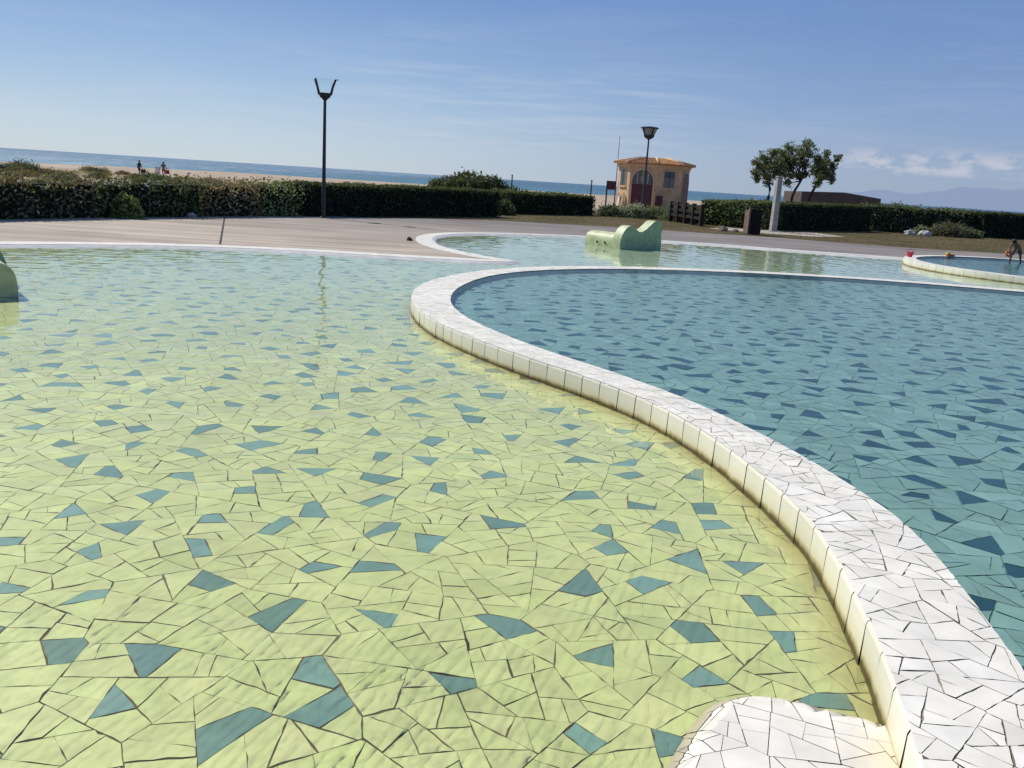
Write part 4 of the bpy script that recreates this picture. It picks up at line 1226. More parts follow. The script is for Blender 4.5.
# front face: pale arch surround, dark red doors below, arched glazing above
for k, glass_top in ((0, True), (2, False)):
    dz = 0.12
    slab(k, arch_poly(2.06, 0.0 + .002, 3.52), -0.02, 0.06, 'arch_surround', M['trim'], house)
    if glass_top:
        w = slab(k, arch_poly(1.80, 2.28, 3.38), 0.03, 0.066, 'fanlight', M['glass'], house)
        for s in (-0.45, 0.0, 0.45): slab(k, rect(s - 0.03, s + 0.03, 2.3, 3.36 - abs(s) * .45), 0.05, 0.085, 'bar', M['trim'], w)
        slab(k, rect(-0.22, 0.22, 2.45, 2.85), 0.06, 0.08, 'blind', M['blind'], w)
        for s in (-1, 1):
            dl = slab(k, rect(s * 0.45 - 0.44, s * 0.45 + 0.44, 0.01, 2.26), 0.03, 0.075, 'door', M['red'], house)
            slab(k, rect(s * 0.10 - 0.02, s * 0.10 + 0.02, 1.0, 1.2), 0.07, 0.11, 'handle', M['black'], dl)
            for zz in (0.25, 1.3): slab(k, rect(s * 0.45 - 0.34, s * 0.45 + 0.34, zz, zz + 0.85), 0.07, 0.088, 'panel', M['red'], dl)
    else:
        slab(k, arch_poly(1.80, 0.5, 3.38), 0.03, 0.075, 'door', M['red'], house)
for k in (7, 1, 3, 5):
    fr = slab(k, rect(-0.56, 0.56, 2.0, 3.44), -0.02, 0.05, 'window', M['trim'], house)
    slab(k, rect(-0.49, 0.49, 2.07, 3.37), 0.0, 0.058, 'pane', M['glass'], fr)
    slab(k, rect(-0.62, 0.62, 1.92, 1.99), -0.02, 0.12, 'sill', M['trim'], fr)
    slab(k, rect(-0.02, 0.02, 2.08, 3.36), 0.03, 0.075, 'mullion', M['wood_dark'], fr)
    if k == 1: slab(k, rect(-0.48, 0.48, 2.08, 2.85), 0.02, 0.068, 'blind', M['blind'], fr)
# things against the house
def house_pt(k, s, d): 
    n, t = face_frame(k); p = n * (ap + d) + t * s; return (hc.x + p.x, hc.y + p.y)
x, y = house_pt(1, -0.86, 0.22)
cb = empty('metal_cabinet', (x, y, ground_z(x, y))); cb.rotation_euler = (0, 0, ha + math.pi / 4)
MB().box((0, 0, 0.6), (0.3, 0.5, 1.2)).build('body', M['red'], cb, bevel=0.01); MB().box((0.155, 0, 0.62), (0.02, 0.42, 1.05)).build('door', M['red'], cb); MB().box((0, 0, 1.22), (0.36, 0.56, 0.05)).build('lid', M['black'], cb)
tag(cb, 'narrow dark red cabinet standing against the ochre house wall', 'cabinet')
for i, (s, lab) in enumerate(((-0.45, 'tan upright board leaning on the ochre house left of the white one'), (0.55, 'tan upright board leaning on the ochre house nearest the red door'))):
    x, y = house_pt(7, s, 0.25)
    o = empty('surfboard', (x, y, ground_z(x, y) + .02)); o.rotation_euler = (0, 0, ha - math.pi / 4)
    P = [(0.24 * math.sin(math.pi * t) ** .55 * sg, 1.35 * (t)) for sg, ts in ((1, np.linspace(0, 1, 12)), (-1, np.linspace(1, 0, 12)[1:-1])) for t in ts]
    mb = MB(); mb.prism(P, lambda p: (0.10 - p[1] * .17, p[0], p[1]), lambda p: (0.15 - p[1] * .17, p[0], p[1])); mb.build('deck', M['wood_sunlit'] if False else mat_simple('tan_board', (0.36, 0.24, 0.11), 0.5, 0.2, 3), o)
    MB().box((-0.02, 0, 0.2), (0.16, 0.02, 0.12)).build('fin', M['black'], o)
    tag(o, lab, 'board')
x, y = house_pt(7, 0.05, 0.32)
o = empty('surfboard', (x, y, ground_z(x, y) + .02)); o.rotation_euler = (0, R(3), ha - math.pi / 4)
P = [(0.2 * math.sin(math.pi * t) ** .55 * sg, 1.15 * t) for sg, ts in ((1, np.linspace(0, 1, 12)), (-1, np.linspace(1, 0, 12)[1:-1])) for t in ts]
mb = MB(); mb.prism(P, lambda p: (0.10 - p[1] * .2, p[0], p[1]), lambda p: (0.15 - p[1] * .2, p[0], p[1])); mb.build('deck', M['white_cloth'], o)
MB().box((-0.03, 0, 0.2), (0.16, 0.02, 0.12)).build('fin', M['black'], o)
tag(o, 'white upright board leaning on the ochre house between two tan ones', 'board')

# red sign on posts left of the house, thin mast, small beach posts
sg = empty('notice_board', (6.72, 70.5, ground_z(6.7, 70.5))); tag(sg, 'dark red notice board on black posts left of the ochre house', 'sign')
MB().box((0, 0, 1.9), (0.62, 0.05, 0.66)).build('panel', M['red'], sg)
MB().box((-0.33, 0.0, 1.1), (0.11, 0.11, 2.25)).build('post', M['black'], sg); MB().box((0.33, 0.0, 1.1), (0.07, 0.07, 2.25)).build('post', M['black'], sg)
ms = empty('mast', (8.3, 83.0, ground_z(8.3, 83))); tag(ms, 'thin tall pale mast behind the left corner of the ochre house', 'mast')
MB().tube([(0, 0, 0), (0, 0, 3), (0, 0, 6.2)], [0.06, 0.045, 0.03], 8).build('pole', M['concrete'], ms, True)
MB().sphere((0, 0, 6.24), 0.06).build('finial', M['concrete'], ms, True)
for x, y, h, lab in ((-0.85, 60, 2.1, 'thin dark post on the beach right of the domed bush'), (4.4, 60, 2.1, 'thin dark post on the beach behind the hedge left of the notice board')):
    o = empty('beach_post', (x, y, ground_z(x, y))); tag(o, lab, 'post')
    MB().tube([(0, 0, 0), (0, 0, h * .5), (0.01, 0, h)], [0.05, 0.045, 0.04], 8).build('pole', M['wood_dark'], o, True)
    MB().lathe([(0.055, h), (0.06, h + 0.04), (0.02, h + 0.07)], n=8).build('cap', M['black'], o, True)

# low dark building behind the right hedge
lb = empty('low_building', (21.9, 70, ground_z(22, 70))); tag(lb, 'long low dark roofed building behind the right hedge, right of the trees', 'building')
mb = MB(); mb.box((2.3, 2, 0.8), (5.8, 4, 1.6)); mb.build('wall', M['wood_dark'], lb)
mb = MB(); P = [(-0.7, 2.3), (1.0, 2.36), (2.6, 2.42), (5.4, 2.12), (5.4, 1.64), (-0.7, 1.5)]
mb.prism(P, lambda p: (p[0], -0.3, p[1]), lambda p: (p[0], 4.4, p[1])); mb.build('roof', M['roof_far'], lb)
for xx in (0.5, 2.4, 4.3): MB().box((xx, -0.01, 0.9), (0.9, 0.06, 0.7)).build('window', M['glass'], lb)

# wooden rail fence left of the right hedge
bush(8.55, 46.0, 0.0, 0.9, 1.2, 0.95, (0.035, 0.045, 0.026), 'dark dense bush right behind the wooden fence', 48, 3200, 0.06, 'bush', 'bush', None, 0.08)
fe = empty('wooden_fence', (7.55, 46.2, 0.03)); tag(fe, 'low dark wooden fence with square posts beside the leafy hedge', 'fence')
a = Vector((0, 0, 0)); b = Vector((8.3 - 7.55, 42.0 - 46.2, 0)) ; n = 5
rzf = math.atan2((b - a).y, (b - a).x)
for i in range(n):
    p = a.lerp(b, i / (n - 1)); MB().box((p.x, p.y, 0.5), (0.17, 0.17, 1.0), rzf).build('post', M['wood_dark'], fe, bevel=0.01)
for z in (0.35, 0.62, 0.88): m = (a + b) / 2; MB().box((m.x, m.y, z), ((b - a).length, 0.07, 0.13), rzf).build('rail', M['wood_dark'], fe)

# litter bin, column, rocks
bn = empty('litter_bin', (9.36, 36.9, 0.03), R(12)); tag(bn, 'dark brown wooden slatted litter bin on the edge of the paving', 'litter bin')
MB().box((0.05, 0, 0.50), (0.50, 0.5, 0.98)).build('body', M['wood_dark'], bn, bevel=0.015)
for k in range(5):
    MB().box((-0.13 + 0.09 * k, -0.268, 0.50), (0.075, 0.03, 0.94)).build('slat', M['wood_dark'], bn)
for k in range(4):
    MB().box((-0.222, -0.17 + 0.115 * k, 0.50), (0.03, 0.10, 0.94)).build('slat', M['wood_sunlit'], bn)  # left slats paler: sunlit side put into the colour
for sx in (-0.27, ): MB().box((sx, -0.27, 0.53), (0.07, 0.07, 1.06)).build('post', M['wood_sunlit'], bn)
MB().box((0.03, 0, 1.08), (0.62, 0.6, 0.06)).build('lid', M['wood_dark'], bn, bevel=0.015)
cp = empty('concrete_column', (11.53, 41.5, 0.02), R(15)); tag(cp, 'tall pale grey concrete shower column standing in front of the hedge corner', 'column')
mb = MB(); mb.prism([(-1, -1), (1, -1), (1, 1), (-1, 1)], lambda p: (p[0] * .14, p[1] * .13, 0), lambda p: (p[0] * .115, p[1] * .11, 2.42)); mb.build('shaft', M['concrete'], cp, bevel=0.02)
MB().box((0, 0, 2.45), (0.27, 0.26, 0.06)).build('cap', M['concrete'], cp, bevel=0.01)
MB().tube([(0.10, 0, 2.2), (0.22, 0, 2.25), (0.28, 0, 2.18)], 0.02, 8).build('spout', M['black'], cp, True)
MB().box((0, 0, 0.012), (0.9, 0.9, 0.02)).build('slab', M['concrete'], cp)
def rock(name, x, y, z, s, label, seed, mat, group=None):
    bm = bmesh.new(); bmesh.ops.create_icosphere(bm, subdivisions=3, radius=1)
    for v in bm.verts:
        k = 1 + 0.35 * noise.noise(v.co * 1.3 + Vector((seed, 0, 0))) + 0.12 * noise.noise(v.co * 4 + Vector((seed, 3, 0)))
        v.co = Vector((v.co.x * s[0], v.co.y * s[1], max(v.co.z, -0.3) * s[2])) * k
    me = bpy.data.meshes.new(name); bm.to_mesh(me); bm.free()
    o = link(name, me, mat); o.location = (x, y, z); tag(o, label, 'rock', group); return o
rock('rock', 8.55, 38.4, 0.07, (0.2, 0.16, 0.14), 'small brown rock left of the litter bin', 1, M['rock'])
rock('rock', 8.95, 37.9, 0.07, (0.14, 0.13, 0.10), 'smaller brown rock nearest the litter bin', 2, M['rock'])
rock('rock', 20.75, 48.4, 0.1, (0.28, 0.2, 0.2), 'pale rock lying at the foot of the right hedge, left one of two', 3, M['pale_rock'])
rock('rock', 21.5, 48.3, 0.1, (0.36, 0.25, 0.2), 'larger pale rock beside the small pale shrub at the right hedge', 4, M['pale_rock'])
rock('rock', -9.3, 25.2, 0.05, (0.14, 0.11, 0.10), 'small white stone at the foot of the left hedge', 5, M['pale_rock'])
rock('rock', -2.66, 21.4, 0.05, (0.07, 0.05, 0.07), 'tiny dark stone on the paving at the tip of the white edging', 6, M['black'])
rock('rock', -4.5, 27.6, 0.035, (0.22, 0.08, 0.02), 'flat dark wet patch on the paving near the trimmed hedge', 7, M['wood_dark'])  # wet patch, modelled as a thin dark lump

# ------------------------------------------------------------------ green pool sculptures
sc = empty('play_sculpture', (2.59, 23.4, -0.05), R(38)); tag(sc, 'pale green wave shaped play sculpture with barrel in the far shallow pool', 'play sculpture', 'green play sculptures in the pool')
prof = catmull([(0.0, 0.0), (0.0, 0.30), (0.10, 0.50), (0.28, 0.655), (0.48, 0.68), (0.66, 0.58), (0.86, 0.52), (1.05, 0.58), (1.25, 0.70), (1.45, 0.82), (1.62, 0.82), (1.76, 0.72), (1.80, 0.58), (1.79, 0.42), (1.82, 0.25), (1.82, 0.0)], False, 0.05)
poly = [(p.x * 0.84, p.y * 0.97) for p in prof]
mb = MB(); mb.prism(poly, lambda p: (p[0], 0.0, p[1]), lambda p: (p[0], 0.30, p[1]))
wv = mb.build('wave', [M['slide_side'], M['slide']], sc, bevel=0.0)
for pg in wv.data.polygons:
    pg.material_index = 0 if abs(pg.normal.y) > 0.7 else 1
    pg.use_smooth = abs(pg.normal.y) < 0.7
wv.data.set_sharp_from_angle(angle=R(50))
hp = [(0.04, 0.0)] + [(0.40 - 0.36 * math.copysign(abs(math.cos(t)) ** .62, math.cos(t)), 0.10 + 0.34 * abs(math.sin(t)) ** .62) for t in np.linspace(0, math.pi, 24)] + [(0.76, 0.0)]
mb = MB(); mb.prism(hp, lambda p: (p[0], 0.301, p[1]), lambda p: (p[0], 1.42, p[1])); mb.build('barrel', M['slide'], sc, 'auto')
MB().sphere((0.40, 1.46, 0.1), (0.22, 0.24, 0.16), 12, 8).build('tail', M['slide_side'], sc, True)
for yy in (0.62, 0.93):
    MB().tube([(0.02, yy, 0.17), (0.06, yy, 0.17)], 0.028, 12).build('nozzle', M['hole'], sc)
s2 = sc.copy(); COL.objects.link(s2); s2.location = (-6.36, 10.91, -0.05); s2.rotation_euler = (0, 0, R(217))
tag(s2, 'green play sculpture cut off by the left edge, rounded end towards the viewer', 'play sculpture', 'green play sculptures in the pool')
for ch in list(sc.children):
    if ch.name.startswith('tail'): continue
    c = ch.copy(); COL.objects.link(c); c.parent = s2

# toys on the round basin's rim
tb = empty('toy_bucket', (11.0, 25.42, 0.16)); tag(tb, 'small pink red toy bucket on the white rim of the round basin', 'toy')
MB().lathe([(0.10, 0.0), (0.15, 0.2), (0.165, 0.2), (0.165, 0.225), (0.13, 0.225)], n=14).build('tub', M['pinkred'], tb, 'auto')
MB().tube([(0.15 * math.cos(t), 0.02, 0.22 + 0.13 * math.sin(t)) for t in np.linspace(0, math.pi, 9)], 0.012, 6).build('handle', M['pinkred'], tb, True)
tf = empty('toy_boat', (12.97, 27.17, 0.16), R(25)); tag(tf, 'flat orange and lime toy boat lying on the basin rim', 'toy')
mb = MB(); hull = [(-0.34, 0), (-0.28, 0.13), (0.0, 0.16), (0.25, 0.12), (0.42, 0.0), (0.25, -0.12), (0.0, -0.16), (-0.28, -0.13)]
mb.prism(hull, lambda p: (p[0] * .8, p[1] * .7, 0), lambda p: (p[0], p[1], 0.11)); mb.build('hull', M['orange'], tf, bevel=0.012)
MB().box((-0.2, 0, 0.15), (0.22, 0.18, 0.09)).build('cabin', M['lime'], tf, bevel=0.015)

tb.scale = (.62, .62, .62); tf.scale = (.55, .55, .55)
# ------------------------------------------------------------------ people
def skin(name, V, E, Rr, mat, parent, sub=1):
    me = bpy.data.meshes.new(name); me.from_pydata([tuple(v) for v in V], E, []); me.update()
    o = bpy.data.objects.new(name, me); COL.objects.link(o)
    md = o.modifiers.new('skin', 'SKIN'); md.use_smooth_shade = True
    lay = me.skin_vertices[0].data
    for i, rr in enumerate(Rr):
        lay[i].radius = (rr, rr) if not isinstance(rr, tuple) else rr
        lay[i].use_root = (i == 0)
    sb = o.modifiers.new('sub', 'SUBSURF'); sb.levels = sub; sb.render_levels = sub
    dg = bpy.context.evaluated_depsgraph_get()
    nm = bpy.data.meshes.new_from_object(o.evaluated_get(dg))
    bpy.data.objects.remove(o); 
    nm.name = name
    ob = link(name, nm, None, parent)
    nm.materials.clear(); nm.materials.append(mat)
    nm.polygons.foreach_set('use_smooth', np.ones(len(nm.polygons), dtype=bool))
    return ob

def figure(name, loc, rz, J, s, skinmat, hairmat, shirt, shorts, label, hat=None):
    """J: joint dict; left/right limbs; s: scale of radii"""
    o = empty(name, loc, rz); tag(o, label, 'person')
    V = []; E = []; Q = []
    def add(p, r, par=None):
        V.append(Vector(p)); Q.append(r)
        if par is not None: E.append((par, len(V) - 1))
        return len(V) - 1
    pel = add(J['pelvis'], 0.125 * s); sp = add(J['spine'], 0.115 * s, pel); ch = add(J['chest'], 0.135 * s, sp)
    nk = add(J['neck'], 0.055 * s, ch)
    hd = Vector(J['head']); nkv = Vector(J['neck']); hdir = (hd - nkv).normalized()
    h1 = add(nkv.lerp(hd, .45), 0.07 * s, nk); h2 = add(hd, 0.095 * s, h1); h3 = add(hd + hdir * 0.085 * s, 0.07 * s, h2)
    for sd in ('l', 'r'):
        sh = add(J['sh_' + sd], 0.062 * s, ch); el = add(J['el_' + sd], 0.042 * s, sh); wr = add(J['wr_' + sd], 0.029 * s, el)
        w = Vector(J['wr_' + sd]); d = (w - Vector(J['el_' + sd])).normalized()
        side = d.cross(Vector((0, 1, 0.2))).normalized(); up_ = side.cross(d).normalized()
        pm = add(w + d * 0.06 * s, 0.033 * s, wr)
        for q, (off, ln) in enumerate(((-0.03, .07), (-0.01, .082), (0.01, .078), (0.03, .06))):
            k1 = add(w + d * 0.095 * s + up_ * off * s, 0.0095 * s, pm)
            k2 = add(w + d * (0.095 + ln * .55) * s + up_ * off * 1.15 * s + side * 0.006 * s, 0.0085 * s, k1)
            add(w + d * (0.095 + ln * .95) * s + up_ * off * 1.15 * s + side * 0.022 * s, 0.007 * s, k2)
        t1 = add(w + d * 0.05 * s - up_ * 0.045 * s, 0.011 * s, pm); add(w + d * 0.095 * s - up_ * 0.06 * s, 0.009 * s, t1)
        hp_ = add(J['hip_' + sd], 0.088 * s, pel); kn = add(J['kn_' + sd], 0.056 * s, hp_); an = add(J['an_' + sd], 0.038 * s, kn)
        a = Vector(J['an_' + sd]); f = Vector(J.get('foot', (0, -1, 0)))
        he = add(a + Vector((0, 0, -0.05 * s)), 0.036 * s, an); add(a + f * 0.15 * s + Vector((0, 0, -0.062 * s)), 0.028 * s, he)
    body = skin('body', V, E, Q, skinmat, o, 1)
    fdir = Vector(J['face']).normalized(); rt = fdir.cross(hdir).normalized()
    for k in (-1, 1):
        MB().sphere(hd + fdir * 0.088 * s + rt * k * 0.034 * s + hdir * 0.005 * s, 0.013 * s, 8, 6).build('eye', M['hair'], body, True)
        MB().sphere(hd + rt * k * 0.098 * s - hdir * 0.01 * s, (0.02 * s, 0.02 * s, 0.032 * s), 8, 6).build('ear', skinmat, body, True)
    MB().tube([hd + fdir * 0.09 * s + hdir * 0.0 * s, hd + fdir * 0.118 * s - hdir * 0.028 * s], [0.012 * s, 0.018 * s], 8).build('nose', skinmat, body, True)
    MB().sphere(hd + fdir * 0.088 * s - hdir * 0.052 * s, (0.026 * s, 0.016 * s, 0.008 * s), 8, 6).build('mouth', M['cloth_red'], body, True)
    mb = MB(); cc = hd + hdir * 0.045 * s - fdir * 0.022 * s
    mb.sphere(cc, 0.112 * s, 12, 9); hobj = mb.build('hat' if hat else 'hair', hat or hairmat, o, True)
    if hat: MB().tube([hd + hdir * .05 * s + fdir * .06 * s, hd + hdir * .045 * s + fdir * .19 * s], [0.08 * s, 0.05 * s], 10).build('brim', hat, hobj, True)
    # clothing: slightly larger skins around torso and thighs
    if shirt:
        VV = [J['pelvis'], J['spine'], J['chest'], Vector(J['chest']).lerp(nkv, .6)]
        RR = [0.138 * s, 0.132 * s, 0.152 * s, 0.075 * s]; EE = [(0, 1), (1, 2), (2, 3)]
        for sd in ('l', 'r'):
            b = len(VV); VV += [J['sh_' + sd], Vector(J['sh_' + sd]).lerp(Vector(J['el_' + sd]), .75)]; RR += [0.076 * s, 0.062 * s]; EE += [(2, b), (b, b + 1)]
        skin('shirt', [Vector(v) for v in VV], EE, RR, shirt, o, 1)
    if shorts:
        VV = [J['pelvis'], Vector(J['pelvis']).lerp(Vector(J['spine']), .45)]; RR = [0.148 * s, 0.14 * s]; EE = [(0, 1)]
        for sd in ('l', 'r'):
            b = len(VV); VV += [J['hip_' + sd], Vector(J['hip_' + sd]).lerp(Vector(J['kn_' + sd]), .8)]; RR += [0.105 * s, 0.088 * s]; EE += [(0, b), (b, b + 1)]
        skin('shorts', [Vector(v) for v in VV], EE, RR, shorts, o, 1)
    return o
WALK = dict(pelvis=(0, 0, .93), spine=(0, -.01, 1.10), chest=(0, -.03, 1.30), neck=(0, -.04, 1.46), head=(0, -.06, 1.60), face=(0, -1, -.1), sh_l=(-.18, -.03, 1.38), sh_r=(.18, -.03, 1.38),
            el_l=(-.24, .02, 1.10), el_r=(.24, -.08, 1.10), wr_l=(-.25, -.08, .86), wr_r=(.27, -.12, .86), hip_l=(-.09, 0, .88), hip_r=(.09, 0, .88),
            kn_l=(-.10, -.14, .50), kn_r=(.10, .04, .48), an_l=(-.10, -.12, .09), an_r=(.10, .26, .13), foot=(0, -1, 0))
xx, yy = -42.5, 100.0
figure('person', (xx, yy, ground_z(xx, yy) - .02), R(70), WALK, 1.0, M['skin_dark'], M['hair'], M['cloth_dark'], M['cloth_dark'], 'person in dark clothes walking on the beach, carrying a dark bag')
bg = empty('beach_bag', (xx + 0.42, yy + .1, ground_z(xx, yy) + 0.36)); tag(bg, 'dark beach bag hanging from the hand of the walker in dark clothes', 'bag')
MB().box((0, 0, 0.2), (0.52, 0.22, 0.40)).build('pouch', M['cloth_dark'], bg, bevel=0.05); MB().tube([(-.16, 0, .38), (-.12, 0, .52), (.12, 0, .52), (.16, 0, .38)], .018, 6).build('handle', M['cloth_dark'], bg, True)
xx, yy = -42.8, 107.5
BEND = dict(WALK); BEND.update(spine=(0, -.06, 1.08), chest=(0, -.14, 1.26), neck=(0, -.19, 1.41), head=(0, -.25, 1.53), sh_l=(-.18, -.14, 1.34), sh_r=(.18, -.14, 1.34), el_l=(-.3, -.14, 1.08), el_r=(.3, -.14, 1.08), wr_l=(-.36, -.2, .84), wr_r=(.36, -.2, .84))
figure('person', (xx, yy, ground_z(xx, yy) - .02), R(20), BEND, 1.08, M['skin_tan'], M['hair'], M['cloth_grey'], M['cloth_red'], 'person in red shorts walking on the beach, carrying things on both sides', None)
bg = empty('beach_bag', (xx + 0.55, yy - .25, ground_z(xx, yy) + 0.30)); tag(bg, 'red beach bag held by the walker in red shorts', 'bag')
MB().box((0, 0, 0.22), (0.46, 0.24, 0.44)).build('pouch', M['cloth_red'], bg, bevel=0.05); MB().tube([(-.14, 0, .42), (-.1, 0, .58), (.1, 0, .58), (.14, 0, .42)], .018, 6).build('handle', M['cloth_red'], bg, True)
fc = empty('folded_chair', (xx - 0.62, yy - .2, ground_z(xx, yy) + 0.10)); tag(fc, 'folded striped beach chair carried at the side of the walker in red shorts', 'chair')
MB().box((0, 0, 0.55), (0.07, 0.5, 0.9), R(70)).build('seat', M['white_cloth'], fc, bevel=0.02)
for k in (-.24, .24): MB().tube([(k * .94, k * .34 - .07, 0), (k * .94, k * .34 - .07, 1.08)], 0.02, 6).build('frame', M['cloth_red'], fc, True)
# child bending forward in the round basin (facing left)
CH = dict(pelvis=(0, .06, .50), spine=(0, -.03, .59), chest=(0, -.16, .645), neck=(0, -.26, .665), head=(0, -.34, .70), face=(0, -.8, -.6), sh_l=(-.10, -.19, .64), sh_r=(.10, -.19, .64),
          el_l=(-.13, -.24, .50), el_r=(.13, -.26, .50), wr_l=(-.10, -.34, .41), wr_r=(.10, -.36, .41), hip_l=(-.075, .06, .46), hip_r=(.075, .06, .46), kn_l=(-.10, -.08, .27), kn_r=(.11, .08, .27),
          an_l=(-.11, -.06, .06), an_r=(.12, .18, .06), foot=(0, -1, 0))
cx, cy = 14.68, 26.72
chd = figure('person', (cx, cy, 0.025), R(-45), CH, 0.62, M['skin_dark'], M['hair'], None, M['cloth_grey'], 'dark haired child bending forward in the round basin')
chd.scale = (1.0, 1.0, 1.0)
ob = empty('toy_float', (cx - 0.30, cy - 0.15, 0.37)); tag(ob, 'orange toy float held by the bending child', 'toy')
MB().tube([(0.07 * math.cos(t), 0.03 * math.sin(t) , 0.07 * math.sin(t)) for t in np.linspace(0, 2 * math.pi, 17)], 0.03, 8).build('ring', M['orange'], ob, True)
MB().box((0, 0, -0.09), (0.035, 0.035, 0.03)).build('valve', M['white_cloth'], ob, bevel=0.01)

# ------------------------------------------------------------------ light, sky, camera
SUN_AZ, SUN_EL = R(-56), R(46)      # azimuth from +Y towards +X
sd = Vector((math.sin(SUN_AZ) * math.cos(SUN_EL), math.cos(SUN_AZ) * math.cos(SUN_EL), math.sin(SUN_EL)))
lt = bpy.data.lights.new('sun', 'SUN'); lt.energy = 4.9; lt.angle = R(0.53); lt.color = (1.0, 0.955, 0.88)
so = bpy.data.objects.new('sun', lt); COL.objects.link(so); so.rotation_euler = (-sd).to_track_quat('-Z', 'Y').to_euler(); so.location = (-20, 10, 30)

W = bpy.data.worlds.new('World'); SC.world = W; W.use_nodes = True
wt = W.node_tree; wt.nodes.clear()
def wn(t, **k):
    o = wt.nodes.new(t)
    for a_, b_ in k.items(): setattr(o, a_, b_)
    return o
wl = wt.links.new
sky = wn('ShaderNodeTexSky', sky_type='NISHITA'); sky.sun_disc = False; sky.sun_elevation = SUN_EL; sky.sun_rotation = SUN_AZ
sky.air_density = 1.0; sky.dust_density = 0.4; sky.ozone_density = 2.0; sky.altitude = 0
tc = wn('ShaderNodeTexCoord')
sep = wn('ShaderNodeSeparateXYZ'); wl(tc.outputs['Generated'], sep.inputs[0])
def wm(op, a, b=None, c=None):
    o = wn('ShaderNodeMath', operation=op)
    for i, v in enumerate((a, b, c)):
        if v is None: continue
        if isinstance(v, (int, float)): o.inputs[i].default_value = v
        else: wl(v, o.inputs[i])
    return o.outputs[0]
def wr(fac, stops):
    o = wn('ShaderNodeValToRGB'); e = o.color_ramp.elements
    while len(e) < len(stops): e.new(.5)
    for k, (p, c) in zip(e, stops):
        k.position = p; k.color = (c, c, c, 1) if isinstance(c, (int, float)) else (*c, 1)
    wl(fac, o.inputs[0]); return o.outputs[0]
def wmix(f, a, b):
    o = wn('ShaderNodeMix', data_type='RGBA')
    for s_, v in ((o.inputs[0], f), (o.inputs[6], a), (o.inputs[7], b)):
        if isinstance(v, (int, float)): s_.default_value = v
        elif isinstance(v, tuple): s_.default_value = (*v, 1)
        else: wl(v, s_)
    return o.outputs[2]
SKS = 0.10
gain = wn('ShaderNodeMix', data_type='RGBA', blend_type='MULTIPLY'); gain.inputs[0].default_value = 1.0; wl(sky.outputs[0], gain.inputs[6]); gain.inputs[7].default_value = (0.92, 0.95, 1.0, 1)
el = sep.outputs[2]
rL = wr(wm('MULTIPLY', el, 2.0), [(0.0, (0.56, 0.66, 0.75)), (0.06, (0.50, 0.63, 0.765)), (0.18, (0.33, 0.49, 0.73)), (0.36, (0.175, 0.315, 0.62)), (1.0, (0.09, 0.19, 0.46))])
rR = wr(wm('MULTIPLY', el, 2.0), [(0.0, (0.30, 0.39, 0.56)), (0.06, (0.29, 0.39, 0.585)), (0.18, (0.23, 0.345, 0.60)), (0.36, (0.155, 0.275, 0.56)), (1.0, (0.08, 0.17, 0.42))])
mz = wn('ShaderNodeMapRange', interpolation_type='SMOOTHSTEP'); wl(sep.outputs[0], mz.inputs[0]); mz.inputs[1].default_value = -0.35; mz.inputs[2].default_value = 0.50
air = wn('ShaderNodeMix', data_type='RGBA', blend_type='MULTIPLY'); air.inputs[0].default_value = 1.0; wl(wmix(mz.outputs[0], rL, rR), air.inputs[6]); air.inputs[7].default_value = (1 / SKS, 1 / SKS, 1 / SKS, 1)
col = wmix(0.85, gain.outputs[2], air.outputs[2])
# clouds live in sky directions: x/y stretched by height
az = wm('ARCTAN2', sep.outputs[0], sep.outputs[1])
def cvec(sx, sz):
    c = wn('ShaderNodeCombineXYZ'); wl(wm('MULTIPLY', az, sx), c.inputs[0]); wl(wm('MULTIPLY', el, sz), c.inputs[1]); return c.outputs[0]
def cnoise(v, scale, det=6, rough=.6, dist=0.0):
    o = wn('ShaderNodeTexNoise'); o.inputs['Scale'].default_value = scale; o.inputs['Detail'].default_value = det; o.inputs['Roughness'].default_value = rough; o.inputs['Distortion'].default_value = dist
    wl(v, o.inputs['Vector']); return o.outputs[0]
def band(x, a, b, c, d):
    m1 = wn('ShaderNodeMapRange', interpolation_type='SMOOTHSTEP'); wl(x, m1.inputs[0]); m1.inputs[1].default_value = a; m1.inputs[2].default_value = b
    m2 = wn('ShaderNodeMapRange', interpolation_type='SMOOTHSTEP'); wl(x, m2.inputs[0]); m2.inputs[1].default_value = d; m2.inputs[2].default_value = c
    return wm('MULTIPLY', m1.outputs[0], m2.outputs[0])
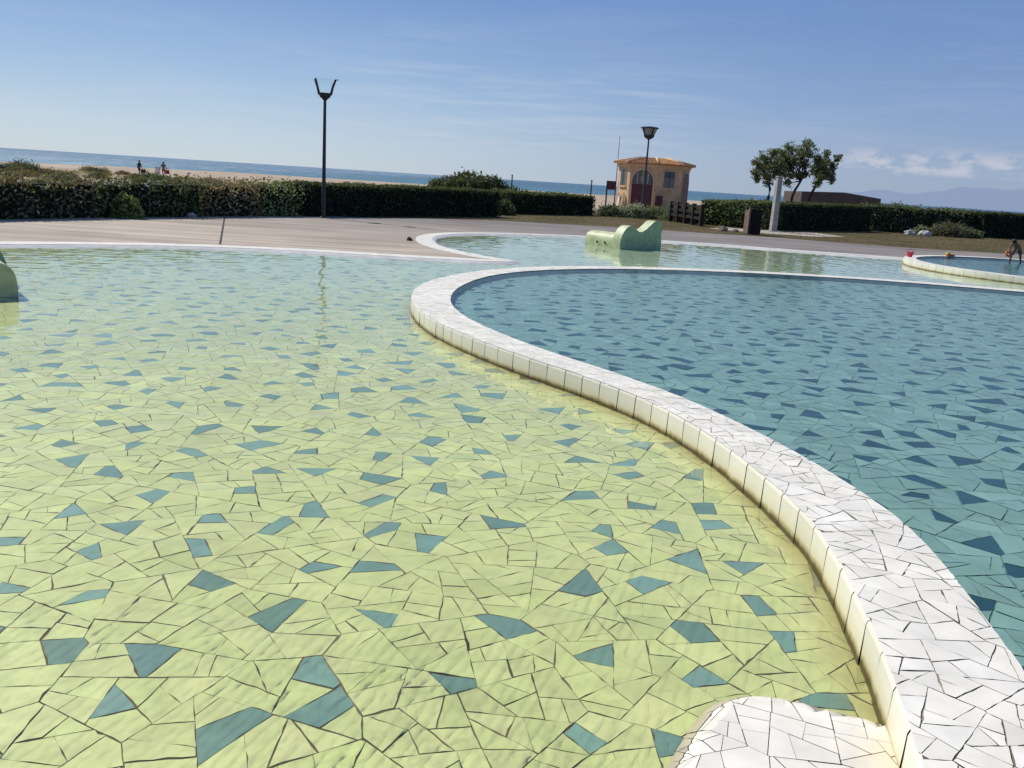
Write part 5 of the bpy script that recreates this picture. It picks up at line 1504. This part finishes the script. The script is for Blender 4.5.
# thin cirrus veil
ci = wr(cnoise(cvec(4, 40), 1.2, 7, .62, .4), [(0.48, 0.0), (0.75, 1.0)])
cir = wm('MULTIPLY', wm('MULTIPLY', ci, band(el, 0.015, 0.05, 0.12, 0.25)), 0.10)
ci2 = wr(cnoise(cvec(7, 120), 1.0, 6, .6, .3), [(0.46, 0.0), (0.68, 1.0)])
cir2 = wm('MULTIPLY', wm('MULTIPLY', ci2, wm('MULTIPLY', band(el, 0.028, 0.042, 0.10, 0.13), band(az, -0.30, -0.10, 0.12, 0.25))), 0.17)
# low cumulus over the mountains on the right
cu = wr(cnoise(cvec(22, 55), 1.5, 7, .58, .2), [(0.44, 0.0), (0.58, 1.0)])
cum = wm('MULTIPLY', wm('MULTIPLY', cu, wm('MULTIPLY', band(el, 0.027, 0.033, 0.042, 0.060), band(az, 0.30, 0.36, 1.2, 1.5))), 0.48)
WHITE = (0.80 / SKS, 0.80 / SKS, 0.82 / SKS)
col = wmix(cir, col, WHITE); col = wmix(cir2, col, WHITE); col = wmix(cum, col, (0.70 / SKS, 0.68 / SKS, 0.72 / SKS))
bgd = wn('ShaderNodeBackground'); bgd.inputs[1].default_value = SKS; wl(col, bgd.inputs[0])
wo = wn('ShaderNodeOutputWorld'); wl(bgd.outputs[0], wo.inputs[0])

cam = bpy.data.cameras.new('camera'); cam.sensor_width = 36.0; cam.lens = 887 / 1024 * 36.0; cam.clip_start = 0.05; cam.clip_end = 200000
co = bpy.data.objects.new('camera', cam); COL.objects.link(co)
co.matrix_world = Matrix.Translation((0, 0, 1.6)) @ Matrix.Rotation(R(90 - 12.949), 4, 'X') @ Matrix.Rotation(R(3.593), 4, 'Z')
SC.camera = co
SC.view_settings.view_transform = 'Standard'; SC.view_settings.look = 'None'; SC.view_settings.exposure = 0
SC.cycles.sample_clamp_indirect = 4.0; SC.cycles.transparent_max_bounces = 16
SC.cycles.use_denoising = True
SC.cycles.max_bounces = 7; SC.cycles.diffuse_bounces = 2; SC.cycles.glossy_bounces = 3; SC.cycles.transmission_bounces = 4
SC.cycles.caustics_reflective = False; SC.cycles.caustics_refractive = True
lt.cycles.is_caustics_light = True
for o in bpy.data.objects:
    if o.type == 'MESH' and o.name.split('.')[0] in ('pool_floor', 'pool_bed', 'facing', 'pool_kerb', 'basin_kerb', 'pool_edging', 'coping', 'tiled_step', 'step_tiles', 'wave', 'barrel', 'tail'):
        o.cycles.is_caustics_receiver = True
